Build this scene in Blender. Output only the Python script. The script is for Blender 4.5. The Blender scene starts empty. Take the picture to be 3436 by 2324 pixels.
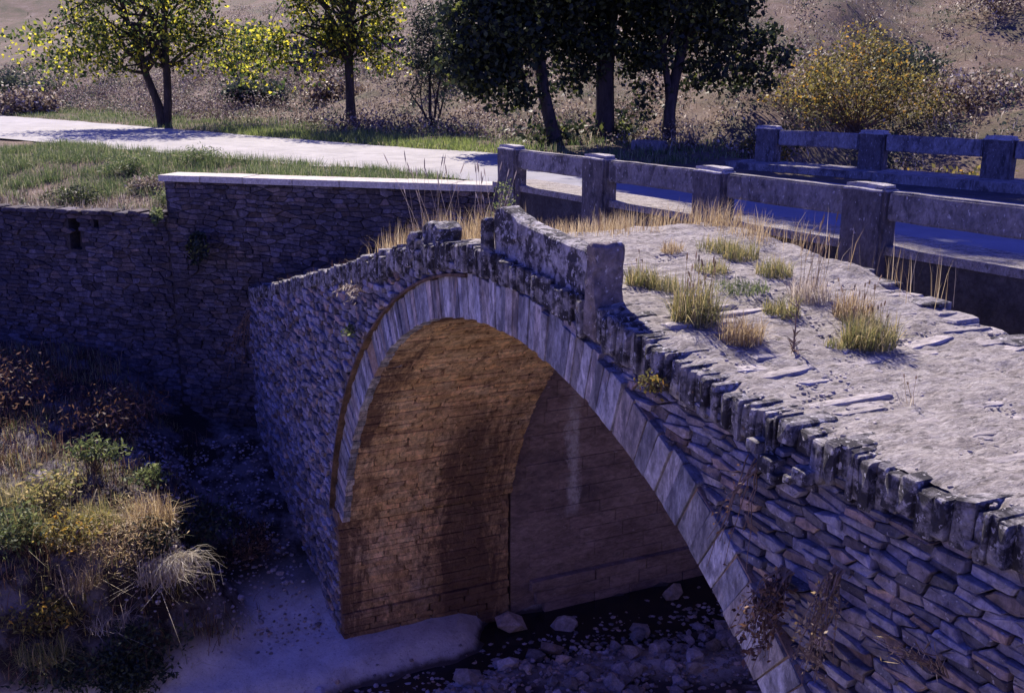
import bpy, bmesh, math, random
import numpy as np
from mathutils import Vector, Matrix, noise

# ------------------------------------------------------------------ camera
scene = bpy.context.scene
COL = scene.collection
random.seed(7)
rng = np.random.default_rng(7)

TH = math.radians(24.908)          # bridge axis against the line of sight
PITCH = math.radians(15.915)
cam_data = bpy.data.cameras.new('camera')
cam = bpy.data.objects.new('camera', cam_data)
COL.objects.link(cam)
cam.location = (0, 0, 10)
cam_data.sensor_width = 36.0
cam_data.lens = 36.67
cam_data.shift_x = 0.0078
cam_data.shift_y = 0.0254
cam_data.clip_start = 0.05
cam_data.clip_end = 2000
_fwd = Vector((-math.cos(TH) * math.cos(PITCH), math.sin(TH) * math.cos(PITCH), -math.sin(PITCH)))
cam.rotation_euler = _fwd.to_track_quat('-Z', 'Y').to_euler()
scene.camera = cam

# ------------------------------------------------------------------ sky and sun
SUN_EL = math.radians(41)
SUN_AZ = (-0.985, 0.17)            # where the sun stands, seen from the scene
world = bpy.data.worlds.new('World')
scene.world = world
world.use_nodes = True
wn = world.node_tree
wn.nodes.clear()
w_out = wn.nodes.new('ShaderNodeOutputWorld')
w_bg = wn.nodes.new('ShaderNodeBackground')
w_sky = wn.nodes.new('ShaderNodeTexSky')
w_sky.sky_type = 'NISHITA'
w_sky.sun_disc = False
w_sky.sun_elevation = SUN_EL
w_sky.sun_rotation = math.atan2(SUN_AZ[0], SUN_AZ[1])
w_sky.air_density = 1.0
w_sky.dust_density = 0.4
w_sky.ozone_density = 1.5
w_tint = wn.nodes.new('ShaderNodeMix')
w_tint.data_type = 'RGBA'
w_tint.blend_type = 'MULTIPLY'
w_tint.inputs[0].default_value = 1.0
wn.links.new(w_sky.outputs[0], w_tint.inputs[6])
w_tint.inputs[7].default_value = (0.58, 0.56, 2.25, 1)
wn.links.new(w_tint.outputs[2], w_bg.inputs[0])
w_bg.inputs[1].default_value = 0.05
wn.links.new(w_bg.outputs[0], w_out.inputs[0])

sun_data = bpy.data.lights.new('sun', 'SUN')
sun_data.energy = 5.0
sun_data.angle = math.radians(0.5)
sun_data.color = (1.0, 0.89, 0.76)
sun = bpy.data.objects.new('sun', sun_data)
COL.objects.link(sun)
_sd = Vector((-SUN_AZ[0] * math.cos(SUN_EL), -SUN_AZ[1] * math.cos(SUN_EL), -math.sin(SUN_EL)))
sun.rotation_euler = _sd.to_track_quat('-Z', 'Y').to_euler()
sun.location = (-30, 10, 40)

vs = scene.view_settings
vs.view_transform = 'Standard'
vs.look = 'None'
vs.exposure = 1.08
vs.gamma = 1.0

# ------------------------------------------------------------------ helpers
def lerp(a, b, t):
    return a + (b - a) * t

def sstep(a, b, x):
    t = min(1.0, max(0.0, (x - a) / (b - a)))
    return t * t * (3 - 2 * t)

def tag(o, label=None, cat=None, group=None, kind=None):
    if label: o['label'] = label
    if cat: o['category'] = cat
    if group: o['group'] = group
    if kind: o['kind'] = kind
    return o

def empty(name, loc=(0, 0, 0)):
    o = bpy.data.objects.new(name, None)
    o.empty_display_size = 0.2
    o.location = loc
    COL.objects.link(o)
    return o

def link(name, me, mat, parent=None, M=None, smooth=False):
    """One mesh object; M is its world matrix, parents are unrotated Empties or meshes at the origin."""
    o = bpy.data.objects.new(name, me)
    COL.objects.link(o)
    if mat and not me.materials:
        me.materials.append(mat)
    if parent is not None:
        o.parent = parent
        off = Matrix.Translation(-Vector(parent_origin(parent)))
        o.matrix_basis = off @ (M if M is not None else Matrix.Identity(4))
    elif M is not None:
        o.matrix_basis = M
    if smooth:
        me.polygons.foreach_set('use_smooth', [True] * len(me.polygons))
    return o

def parent_origin(p):
    v = Vector(p.location)
    while p.parent is not None:
        p = p.parent
        v += Vector(p.location)
    return v

def mesh_from(name, V, F):
    me = bpy.data.meshes.new(name)
    me.from_pydata([tuple(v) for v in V], [], F)
    me.update()
    return me

def mesh_np(name, V, F):
    """V (n,3) float, F (m,k) int, uniform k."""
    V = np.asarray(V, dtype=np.float32); F = np.asarray(F, dtype=np.int32)
    me = bpy.data.meshes.new(name)
    k = F.shape[1]
    me.vertices.add(len(V)); me.vertices.foreach_set('co', V.ravel())
    me.loops.add(F.size); me.loops.foreach_set('vertex_index', F.ravel())
    me.polygons.add(len(F))
    me.polygons.foreach_set('loop_start', np.arange(0, F.size, k, dtype=np.int32))
    me.update(calc_edges=True)
    me.validate()
    return me

def box_mesh(name, bevel=0.0, seg=1):
    bm = bmesh.new()
    bmesh.ops.create_cube(bm, size=1)
    if bevel:
        bmesh.ops.bevel(bm, geom=bm.edges[:], offset=bevel, segments=seg, affect='EDGES')
    me = bpy.data.meshes.new(name); bm.to_mesh(me); bm.free()
    return me

def frame(x, y, z):
    """4x4 matrix with the three given axes as columns."""
    M = Matrix.Identity(4)
    for i, a in enumerate((x, y, z)):
        for j in range(3):
            M[j][i] = a[j]
    return M

def fbm(x, y, z=0.0, sc=1.0, octv=4):
    return noise.fractal(Vector((x * sc, y * sc, z * sc)), 1.0, 2.0, octv)

# ------------------------------------------------------------------ materials
def new_mat(name):
    m = bpy.data.materials.new(name)
    m.use_nodes = True
    nt = m.node_tree
    nt.nodes.clear()
    out = nt.nodes.new('ShaderNodeOutputMaterial')
    return m, nt, out

def ramp(nt, fac, stops):
    r = nt.nodes.new('ShaderNodeValToRGB')
    e = r.color_ramp.elements
    while len(e) < len(stops):
        e.new(0.5)
    for el, (p, c) in zip(e, stops):
        el.position = p
        el.color = (c[0], c[1], c[2], 1)
    nt.links.new(fac, r.inputs[0])
    return r.outputs[0]

def nz(nt, vec, scale, detail=5, rough=0.6, dist=0.0):
    n = nt.nodes.new('ShaderNodeTexNoise')
    n.inputs['Scale'].default_value = scale
    n.inputs['Detail'].default_value = detail
    n.inputs['Roughness'].default_value = rough
    n.inputs['Distortion'].default_value = dist
    nt.links.new(vec, n.inputs['Vector'])
    return n.outputs[0]

def mixc(nt, fac, a, b, mode='MIX'):
    n = nt.nodes.new('ShaderNodeMix')
    n.data_type = 'RGBA'; n.blend_type = mode
    for s, v in ((0, fac), (6, a), (7, b)):
        if isinstance(v, (int, float)):
            n.inputs[s].default_value = v
        elif isinstance(v, tuple):
            n.inputs[s].default_value = (v[0], v[1], v[2], 1)
        else:
            nt.links.new(v, n.inputs[s])
    return n.outputs[2]

def math_n(nt, op, a, b=0.0):
    n = nt.nodes.new('ShaderNodeMath'); n.operation = op
    for i, v in enumerate((a, b)):
        if isinstance(v, (int, float)):
            n.inputs[i].default_value = v
        else:
            nt.links.new(v, n.inputs[i])
    return n.outputs[0]

def maprange(nt, v, a, b, c, d):
    n = nt.nodes.new('ShaderNodeMapRange')
    nt.links.new(v, n.inputs[0])
    for i, q in enumerate((a, b, c, d)):
        n.inputs[i + 1].default_value = q
    return n.outputs[0]

def piece_random(nt):
    oi = nt.nodes.new('ShaderNodeObjectInfo')
    ge = nt.nodes.new('ShaderNodeNewGeometry')
    return math_n(nt, 'FRACT', math_n(nt, 'ADD', oi.outputs['Random'], ge.outputs['Random Per Island']))

def stone_mat(name, stops, scale=3.0, rough=0.92, bump=0.4, bscale=30.0, vary=(0.65, 1.3), tints=None,
              patches=None, specks=None, stretch=(1, 1, 1), bdist=0.02, mott=0.45):
    m, nt, out = new_mat(name)
    ge = nt.nodes.new('ShaderNodeNewGeometry')
    mp = nt.nodes.new('ShaderNodeMapping'); mp.inputs['Scale'].default_value = stretch
    nt.links.new(ge.outputs['Position'], mp.inputs['Vector'])
    P = mp.outputs[0]
    col = ramp(nt, nz(nt, P, scale, 6, 0.65), stops)
    fine = maprange(nt, nz(nt, P, bscale * 0.55, 6, 0.75, 0.6), 0.32, 0.68, 1 - mott, 1 + mott * 0.7)
    col = mixc(nt, 1.0, col, nt_gray(nt, fine), 'MULTIPLY')
    pr = piece_random(nt)
    if tints:
        tc = ramp(nt, pr, tints)
        col = mixc(nt, 1.0, col, tc, 'MULTIPLY')
    if vary:
        pr2 = math_n(nt, 'FRACT', math_n(nt, 'MULTIPLY', pr, 7.31))
        v = maprange(nt, pr2, 0, 1, vary[0], vary[1])
        col = mixc(nt, 1.0, col, nt_gray(nt, v), 'MULTIPLY')
    for (psc, lo, hi, pc, amt) in (patches or []):
        f = maprange(nt, nz(nt, P, psc, 7, 0.7, 0.3), lo, hi, 0, amt)
        col = mixc(nt, f, col, pc)
    for (psc, lo, hi, pc, amt) in (specks or []):
        f = maprange(nt, nz(nt, P, psc, 3, 0.6), lo, hi, 0, amt)
        col = mixc(nt, f, col, pc)
    b = nt.nodes.new('ShaderNodeBsdfPrincipled')
    nt.links.new(col, b.inputs['Base Color'])
    b.inputs['Roughness'].default_value = rough
    b.inputs['Specular IOR Level'].default_value = 0.2
    if bump:
        bp = nt.nodes.new('ShaderNodeBump')
        bp.inputs['Strength'].default_value = min(1.0, bump * 1.5)
        bp.inputs['Distance'].default_value = bdist * 1.6
        nt.links.new(nz(nt, P, bscale * 0.6, 9, 0.75), bp.inputs['Height'])
        nt.links.new(bp.outputs[0], b.inputs['Normal'])
    nt.links.new(b.outputs[0], out.inputs[0])
    return m

def nt_gray(nt, v):
    c = nt.nodes.new('ShaderNodeCombineColor')
    for i in range(3):
        nt.links.new(v, c.inputs[i])
    return c.outputs[0]

def leaf_mat(name, stops, trans=0.5, tcol=None, rough=0.6):
    m, nt, out = new_mat(name)
    ge = nt.nodes.new('ShaderNodeNewGeometry')
    col = ramp(nt, ge.outputs['Random Per Island'], stops)
    d = nt.nodes.new('ShaderNodeBsdfPrincipled')
    d.inputs['Roughness'].default_value = rough
    d.inputs['Specular IOR Level'].default_value = 0.3
    nt.links.new(col, d.inputs['Base Color'])
    t = nt.nodes.new('ShaderNodeBsdfTranslucent')
    if tcol:
        nt.links.new(mixc(nt, 1.0, col, tcol, 'MULTIPLY'), t.inputs[0])
    else:
        nt.links.new(col, t.inputs[0])
    mx = nt.nodes.new('ShaderNodeMixShader')
    mx.inputs[0].default_value = trans
    nt.links.new(d.outputs[0], mx.inputs[1]); nt.links.new(t.outputs[0], mx.inputs[2])
    nt.links.new(mx.outputs[0], out.inputs[0])
    return m

M = {}
LICHEN = [(0.0, (1.0, 0.97, 1.0)), (0.45, (0.92, 0.95, 1.08)), (0.8, (1.08, 1.0, 0.92)), (1.0, (1.2, 1.02, 0.85))]
M['rubble'] = stone_mat('rubble_stone', [(0.25, (0.15, 0.135, 0.155)), (0.5, (0.30, 0.275, 0.30)), (0.75, (0.44, 0.41, 0.42))],
    8.0, bump=0.75, bscale=26, vary=(0.36, 1.3), tints=[(0.0, (1.0, 0.97, 1.0)), (0.45, (0.90, 0.95, 1.1)), (0.8, (1.1, 1.0, 0.92)), (0.93, (1.25, 1.0, 0.80)), (1.0, (1.35, 1.0, 0.72))], mott=0.5,
    patches=[(3.2, 0.54, 0.68, (0.06, 0.055, 0.07), 0.8)], specks=[(30, 0.64, 0.70, (0.56, 0.54, 0.56), 0.7), (24, 0.66, 0.72, (0.03, 0.03, 0.035), 0.7)])
M['ring'] = stone_mat('ring_stone', [(0.25, (0.21, 0.20, 0.22)), (0.5, (0.39, 0.37, 0.39)), (0.75, (0.53, 0.50, 0.51))],
    9.0, bump=0.55, bscale=30, vary=(0.55, 1.22), tints=[(0.0, (0.90, 0.95, 1.06)), (0.6, (1, 1, 1)), (1.0, (1.15, 1.0, 0.88))], stretch=(1, 1, 0.4), mott=0.65,
    patches=[(6.0, 0.49, 0.60, (0.085, 0.08, 0.10), 0.72), (3.0, 0.62, 0.72, (0.42, 0.27, 0.16), 0.45)], specks=[(26, 0.62, 0.70, (0.06, 0.055, 0.065), 0.6)])
M['coping'] = stone_mat('lichened_coping_stone', [(0.3, (0.12, 0.112, 0.12)), (0.5, (0.31, 0.29, 0.295)), (0.7, (0.48, 0.45, 0.44))],
    8.0, bump=0.8, bscale=24, vary=(0.8, 1.2), bdist=0.03,
    patches=[(7.0, 0.445, 0.545, (0.024, 0.022, 0.027), 0.9)], specks=[(20, 0.60, 0.65, (0.58, 0.56, 0.55), 0.85), (12, 0.68, 0.74, (0.40, 0.24, 0.10), 0.4)])
M['paving'] = stone_mat('worn_paving_stone', [(0.25, (0.26, 0.235, 0.225)), (0.5, (0.37, 0.335, 0.32)), (0.75, (0.47, 0.43, 0.41))],
    5.0, bump=0.6, bscale=26, vary=(0.8, 1.15), bdist=0.02, stretch=(1.6, 0.55, 1),
    patches=[(4.0, 0.58, 0.70, (0.13, 0.12, 0.12), 0.6)], specks=[(45, 0.63, 0.70, (0.6, 0.58, 0.56), 0.6)])
M['dust'] = stone_mat('deck_dust', [(0.25, (0.27, 0.24, 0.225)), (0.5, (0.38, 0.345, 0.325)), (0.75, (0.48, 0.445, 0.425))],
    5.0, bump=1.0, bscale=46, vary=None, bdist=0.03, stretch=(1.5, 0.6, 1), mott=0.55,
    patches=[(5.5, 0.51, 0.61, (0.15, 0.13, 0.12), 0.6), (16, 0.56, 0.63, (0.06, 0.052, 0.05), 0.75)], specks=[(40, 0.62, 0.68, (0.58, 0.56, 0.54), 0.7)])
M['brown_slab'] = stone_mat('brown_lichened_slab', [(0.3, (0.09, 0.075, 0.075)), (0.5, (0.21, 0.175, 0.165)), (0.75, (0.34, 0.295, 0.28))], 7.0, bump=0.7, bscale=24, vary=None,
    patches=[(5.0, 0.55, 0.66, (0.035, 0.03, 0.034), 0.8)], specks=[(22, 0.61, 0.67, (0.55, 0.52, 0.50), 0.8), (10, 0.66, 0.72, (0.42, 0.24, 0.10), 0.6)])
M['mortar'] = stone_mat('earth_mortar', [(0.3, (0.025, 0.022, 0.026)), (0.7, (0.075, 0.065, 0.066))], 8.0, bump=0.6, bscale=40, vary=None)
def soffit_mat():
    m = stone_mat('ochre_soffit_stone', [(0.25, (0.46, 0.28, 0.14)), (0.48, (0.72, 0.48, 0.245)), (0.75, (0.80, 0.61, 0.38))],
        2.2, bump=0.9, bscale=20, vary=(0.84, 1.14), stretch=(1, 1.0, 0.7), bdist=0.03, mott=0.6,
        tints=[(0.0, (0.8, 0.75, 0.78)), (0.35, (1, 1, 1)), (0.75, (1.08, 1.0, 0.9)), (1.0, (0.95, 0.9, 0.95))],
        patches=[(3.4, 0.54, 0.66, (0.15, 0.075, 0.045), 0.7), (9, 0.57, 0.67, (0.06, 0.035, 0.03), 0.75), (1.3, 0.62, 0.74, (0.5, 0.40, 0.38), 0.4)])
    nt = m.node_tree
    bs = [n for n in nt.nodes if n.type == 'BSDF_PRINCIPLED'][0]
    src = bs.inputs['Base Color'].links[0].from_socket
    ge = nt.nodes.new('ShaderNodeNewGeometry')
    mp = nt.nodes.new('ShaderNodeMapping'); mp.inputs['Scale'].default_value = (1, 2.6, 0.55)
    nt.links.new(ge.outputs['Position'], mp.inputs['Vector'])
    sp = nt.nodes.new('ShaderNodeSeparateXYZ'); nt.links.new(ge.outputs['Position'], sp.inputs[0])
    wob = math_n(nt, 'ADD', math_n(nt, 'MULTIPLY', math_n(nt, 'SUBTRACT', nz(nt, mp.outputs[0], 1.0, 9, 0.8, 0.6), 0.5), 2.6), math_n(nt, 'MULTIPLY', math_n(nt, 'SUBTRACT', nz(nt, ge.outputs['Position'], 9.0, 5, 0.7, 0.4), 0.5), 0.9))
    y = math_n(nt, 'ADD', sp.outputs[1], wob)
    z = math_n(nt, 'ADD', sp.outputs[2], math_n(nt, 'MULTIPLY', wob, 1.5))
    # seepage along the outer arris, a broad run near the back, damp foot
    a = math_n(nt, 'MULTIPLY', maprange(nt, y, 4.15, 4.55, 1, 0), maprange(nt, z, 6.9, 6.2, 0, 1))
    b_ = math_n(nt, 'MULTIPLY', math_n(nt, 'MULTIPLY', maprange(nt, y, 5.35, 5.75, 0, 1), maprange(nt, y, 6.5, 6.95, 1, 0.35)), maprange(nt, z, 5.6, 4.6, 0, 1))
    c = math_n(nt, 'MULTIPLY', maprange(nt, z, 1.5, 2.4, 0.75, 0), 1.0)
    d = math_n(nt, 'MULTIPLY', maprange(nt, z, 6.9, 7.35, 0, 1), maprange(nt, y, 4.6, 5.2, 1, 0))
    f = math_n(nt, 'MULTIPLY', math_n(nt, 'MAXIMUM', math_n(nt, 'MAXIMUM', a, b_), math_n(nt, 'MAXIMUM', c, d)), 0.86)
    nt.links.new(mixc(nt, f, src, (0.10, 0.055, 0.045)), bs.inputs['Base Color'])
    return m
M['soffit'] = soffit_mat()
M['soffit_back'] = stone_mat('soffit_mortar', [(0.3, (0.16, 0.10, 0.06)), (0.7, (0.34, 0.22, 0.13))], 8.0, bump=0.5, bscale=30, vary=None)
M['ring_mortar'] = stone_mat('sandy_ring_mortar', [(0.3, (0.26, 0.17, 0.12)), (0.7, (0.42, 0.31, 0.25))], 8.0, bump=0.5, bscale=40, vary=None)
M['brown_edge'] = stone_mat('rusty_shaded_mortar', [(0.35, (0.06, 0.04, 0.03)), (0.65, (0.20, 0.125, 0.08))], 3.0, bump=0.6, bscale=30, vary=None)  # rusty brown, darkened to put the shade of the recess into it
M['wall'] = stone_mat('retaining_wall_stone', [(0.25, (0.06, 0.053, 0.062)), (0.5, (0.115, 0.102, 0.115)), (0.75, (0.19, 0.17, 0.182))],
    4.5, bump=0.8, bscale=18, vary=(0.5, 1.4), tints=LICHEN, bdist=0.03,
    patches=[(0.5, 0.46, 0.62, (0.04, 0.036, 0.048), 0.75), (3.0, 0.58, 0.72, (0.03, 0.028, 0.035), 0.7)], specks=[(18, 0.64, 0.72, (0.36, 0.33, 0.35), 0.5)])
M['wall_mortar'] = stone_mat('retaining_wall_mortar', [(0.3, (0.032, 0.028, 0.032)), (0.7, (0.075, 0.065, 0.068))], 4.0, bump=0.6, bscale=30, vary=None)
M['pale_coping'] = stone_mat('pale_concrete_coping', [(0.25, (0.42, 0.385, 0.34)), (0.6, (0.55, 0.515, 0.455)), (0.8, (0.64, 0.605, 0.545))],
    3.0, bump=0.3, bscale=40, vary=(0.92, 1.06), specks=[(20, 0.62, 0.7, (0.35, 0.33, 0.32), 0.5)])
M['concrete'] = stone_mat('weathered_concrete', [(0.25, (0.14, 0.128, 0.13)), (0.5, (0.25, 0.23, 0.23)), (0.75, (0.37, 0.34, 0.33))],
    4.0, bump=0.4, bscale=40, vary=(0.85, 1.12), stretch=(1, 1, 0.6),
    patches=[(5.0, 0.50, 0.62, (0.05, 0.046, 0.052), 0.8), (1.8, 0.56, 0.66, (0.10, 0.09, 0.09), 0.6)], specks=[(26, 0.63, 0.70, (0.58, 0.56, 0.54), 0.7), (30, 0.65, 0.72, (0.04, 0.04, 0.045), 0.7)])
M['pale_cap'] = stone_mat('pale_concrete_cap', [(0.25, (0.28, 0.26, 0.255)), (0.5, (0.42, 0.395, 0.385)), (0.75, (0.52, 0.495, 0.48))], 6.0, bump=0.5, bscale=40, vary=(0.9, 1.1),
    specks=[(20, 0.60, 0.68, (0.10, 0.095, 0.10), 0.7)])  # cap concrete paler than the post body
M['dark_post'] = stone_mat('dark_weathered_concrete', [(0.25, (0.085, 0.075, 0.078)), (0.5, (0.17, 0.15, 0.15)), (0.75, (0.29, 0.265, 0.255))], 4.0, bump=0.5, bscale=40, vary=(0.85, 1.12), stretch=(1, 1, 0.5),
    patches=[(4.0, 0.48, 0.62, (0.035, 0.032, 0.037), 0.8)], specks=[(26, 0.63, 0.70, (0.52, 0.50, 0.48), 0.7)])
M['dark_concrete'] = stone_mat('shade_dark_concrete', [(0.25, (0.03, 0.028, 0.03)), (0.5, (0.06, 0.055, 0.058)), (0.8, (0.12, 0.11, 0.11))],
    3.0, bump=0.4, bscale=40, vary=None)  # shade on beam sides and in the drain put into this dark tone
M['abutment'] = stone_mat('plastered_abutment', [(0.25, (0.17, 0.115, 0.11)), (0.5, (0.29, 0.21, 0.195)), (0.75, (0.41, 0.31, 0.285))],
    1.3, bump=0.5, bscale=14, vary=(0.9, 1.1), stretch=(1, 0.8, 2.0),
    patches=[(0.7, 0.52, 0.68, (0.08, 0.06, 0.07), 0.7)], specks=[(9, 0.66, 0.74, (0.48, 0.42, 0.42), 0.6)])
def add_lime_run(m):
    nt = m.node_tree
    bs = [n for n in nt.nodes if n.type == 'BSDF_PRINCIPLED'][0]
    src = bs.inputs['Base Color'].links[0].from_socket
    ge = nt.nodes.new('ShaderNodeNewGeometry')
    mp = nt.nodes.new('ShaderNodeMapping'); mp.inputs['Scale'].default_value = (1, 1.0, 0.6)
    nt.links.new(ge.outputs['Position'], mp.inputs['Vector'])
    sp = nt.nodes.new('ShaderNodeSeparateXYZ'); nt.links.new(ge.outputs['Position'], sp.inputs[0])
    y = math_n(nt, 'ADD', sp.outputs[1], math_n(nt, 'MULTIPLY', math_n(nt, 'SUBTRACT', nz(nt, mp.outputs[0], 2.2, 8, 0.75, 0.5), 0.5), 0.75))
    f = math_n(nt, 'SUBTRACT', 1.0, math_n(nt, 'MULTIPLY', math_n(nt, 'ABSOLUTE', math_n(nt, 'SUBTRACT', y, 8.14)), 7.0))
    f = math_n(nt, 'MULTIPLY', maprange(nt, f, 0.0, 0.7, 0, 1), math_n(nt, 'MULTIPLY', maprange(nt, sp.outputs[2], 2.6, 2.9, 0, 1), maprange(nt, sp.outputs[2], 5.2, 4.4, 0, 1)))
    f = math_n(nt, 'MULTIPLY', f, maprange(nt, nz(nt, ge.outputs['Position'], 14, 5, 0.7), 0.35, 0.6, 0.25, 0.85))
    nt.links.new(mixc(nt, f, src, (0.60, 0.56, 0.56)), bs.inputs['Base Color'])
add_lime_run(M['abutment'])
M['stain'] = stone_mat('lime_stain', [(0.3, (0.42, 0.38, 0.38)), (0.7, (0.58, 0.54, 0.54))], 9.0, bump=0.3, bscale=30, vary=None)
M['rock'] = stone_mat('river_rock', [(0.25, (0.20, 0.175, 0.17)), (0.55, (0.36, 0.32, 0.31)), (0.8, (0.50, 0.455, 0.44))],
    6.0, bump=0.5, bscale=30, vary=(0.55, 1.6), tints=LICHEN)
M['bark'] = stone_mat('tree_bark', [(0.3, (0.035, 0.028, 0.025)), (0.6, (0.075, 0.06, 0.055)), (0.8, (0.14, 0.115, 0.105))],
    6.0, bump=0.9, bscale=20, vary=None, stretch=(1, 1, 0.25))
M['twig'] = stone_mat('dry_twig', [(0.3, (0.12, 0.08, 0.055)), (0.7, (0.26, 0.18, 0.13))], 12, bump=0, vary=None)

M['leaf_yellow'] = leaf_mat('yellow_green_leaves', [(0.0, (0.025, 0.045, 0.022)), (0.5, (0.06, 0.09, 0.03)), (0.7, (0.30, 0.34, 0.05)), (1.0, (0.70, 0.62, 0.06))], 0.65)
M['leaf_dark'] = leaf_mat('dark_evergreen_leaves', [(0.0, (0.012, 0.018, 0.014)), (0.6, (0.028, 0.042, 0.022)), (0.9, (0.07, 0.085, 0.03)), (1.0, (0.26, 0.30, 0.06))], 0.32)
M['leaf_blue'] = leaf_mat('blue_green_leaves', [(0.0, (0.025, 0.04, 0.035)), (0.6, (0.055, 0.075, 0.055)), (1.0, (0.13, 0.15, 0.08))], 0.3)
M['leaf_sapling'] = leaf_mat('dull_green_leaves', [(0.0, (0.014, 0.026, 0.022)), (0.6, (0.035, 0.05, 0.035)), (1.0, (0.09, 0.11, 0.055))], 0.25)
M['leaf_autumn'] = leaf_mat('autumn_shrub_leaves', [(0.0, (0.06, 0.06, 0.028)), (0.45, (0.15, 0.14, 0.05)), (0.8, (0.31, 0.26, 0.065)), (1.0, (0.52, 0.29, 0.05))], 0.45)
M['leaf_green'] = leaf_mat('green_weed_leaves', [(0.0, (0.05, 0.07, 0.03)), (0.5, (0.12, 0.16, 0.06)), (1.0, (0.26, 0.30, 0.12))], 0.4)
M['leaf_purple'] = leaf_mat('dry_scrub_leaves', [(0.0, (0.06, 0.045, 0.036)), (0.4, (0.16, 0.12, 0.09)), (0.72, (0.33, 0.26, 0.20)), (1.0, (0.60, 0.54, 0.45))], 0.35)
M['straw'] = leaf_mat('dry_straw', [(0.0, (0.22, 0.15, 0.08)), (0.5, (0.42, 0.31, 0.16)), (1.0, (0.66, 0.55, 0.34))], 0.4)
M['straw_pale'] = leaf_mat('bleached_straw', [(0.0, (0.28, 0.22, 0.17)), (0.5, (0.48, 0.41, 0.32)), (1.0, (0.72, 0.66, 0.55))], 0.4)
M['straw_white'] = leaf_mat('white_straw', [(0.0, (0.22, 0.18, 0.12)), (0.5, (0.44, 0.39, 0.30)), (1.0, (0.70, 0.65, 0.55))], 0.45)
M['tuft_green'] = leaf_mat('half_dry_grass', [(0.0, (0.10, 0.12, 0.05)), (0.4, (0.22, 0.22, 0.08)), (0.7, (0.40, 0.34, 0.13)), (1.0, (0.58, 0.47, 0.25))], 0.4)
M['verge'] = leaf_mat('verge_grass', [(0.0, (0.05, 0.085, 0.03)), (0.5, (0.12, 0.18, 0.06)), (0.88, (0.25, 0.28, 0.12)), (1.0, (0.45, 0.40, 0.26))], 0.4)
M['leaf_mauve'] = leaf_mat('mauve_scrub_leaves', [(0.0, (0.035, 0.026, 0.028)), (0.45, (0.10, 0.072, 0.068)), (0.8, (0.20, 0.15, 0.135)), (1.0, (0.48, 0.42, 0.38))], 0.3)
M['lush'] = leaf_mat('fresh_grass', [(0.0, (0.10, 0.14, 0.04)), (0.5, (0.20, 0.27, 0.07)), (1.0, (0.36, 0.40, 0.13))], 0.5)
M['red_dry'] = leaf_mat('reddish_dry_stems', [(0.0, (0.06, 0.032, 0.024)), (0.6, (0.14, 0.075, 0.05)), (1.0, (0.32, 0.20, 0.12))], 0.3)

# ------------------------------------------------------------------ terrain
ROAD = [(20, 14.8), (-2, 12.8), (-8.7, 12.0), (-16, 11.2), (-22, 9.8), (-28, 7.3), (-36, 4.2), (-46, 0.6), (-60, -4.2), (-90, -13), (-140, -27)]
ROAD_HW = [2.6, 2.6, 2.6, 2.65, 2.6, 2.7, 3.1, 3.5, 3.6, 3.6, 3.6]

def road_dist(x, y):
    """signed distance from the road centre line, positive on the hill side; and half width there"""
    best = (1e9, 0, 3)
    for i in range(len(ROAD) - 1):
        ax, ay = ROAD[i]; bx, by = ROAD[i + 1]
        dx, dy = bx - ax, by - ay
        L2 = dx * dx + dy * dy
        t = max(0, min(1, ((x - ax) * dx + (y - ay) * dy) / L2))
        px, py = ax + dx * t, ay + dy * t
        d = math.hypot(x - px, y - py)
        if d < best[0]:
            sgn = 1 if (dx * (y - py) - dy * (x - px)) < 0 else -1
            best = (d, sgn, lerp(ROAD_HW[i], ROAD_HW[i + 1], t))
    return best[0] * best[1], best[2]

WA = (-17.2, 7.66)
WD = (-0.667, -0.745)
WN = (0.745, -0.667)

def wall_st(x, y):
    return ((x - WA[0]) * WN[0] + (y - WA[1]) * WN[1], (x - WA[0]) * WD[0] + (y - WA[1]) * WD[1])

def wall_xy(s, t):
    return (WA[0] + WN[0] * s + WD[0] * t, WA[1] + WN[1] * s + WD[1] * t)

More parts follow.
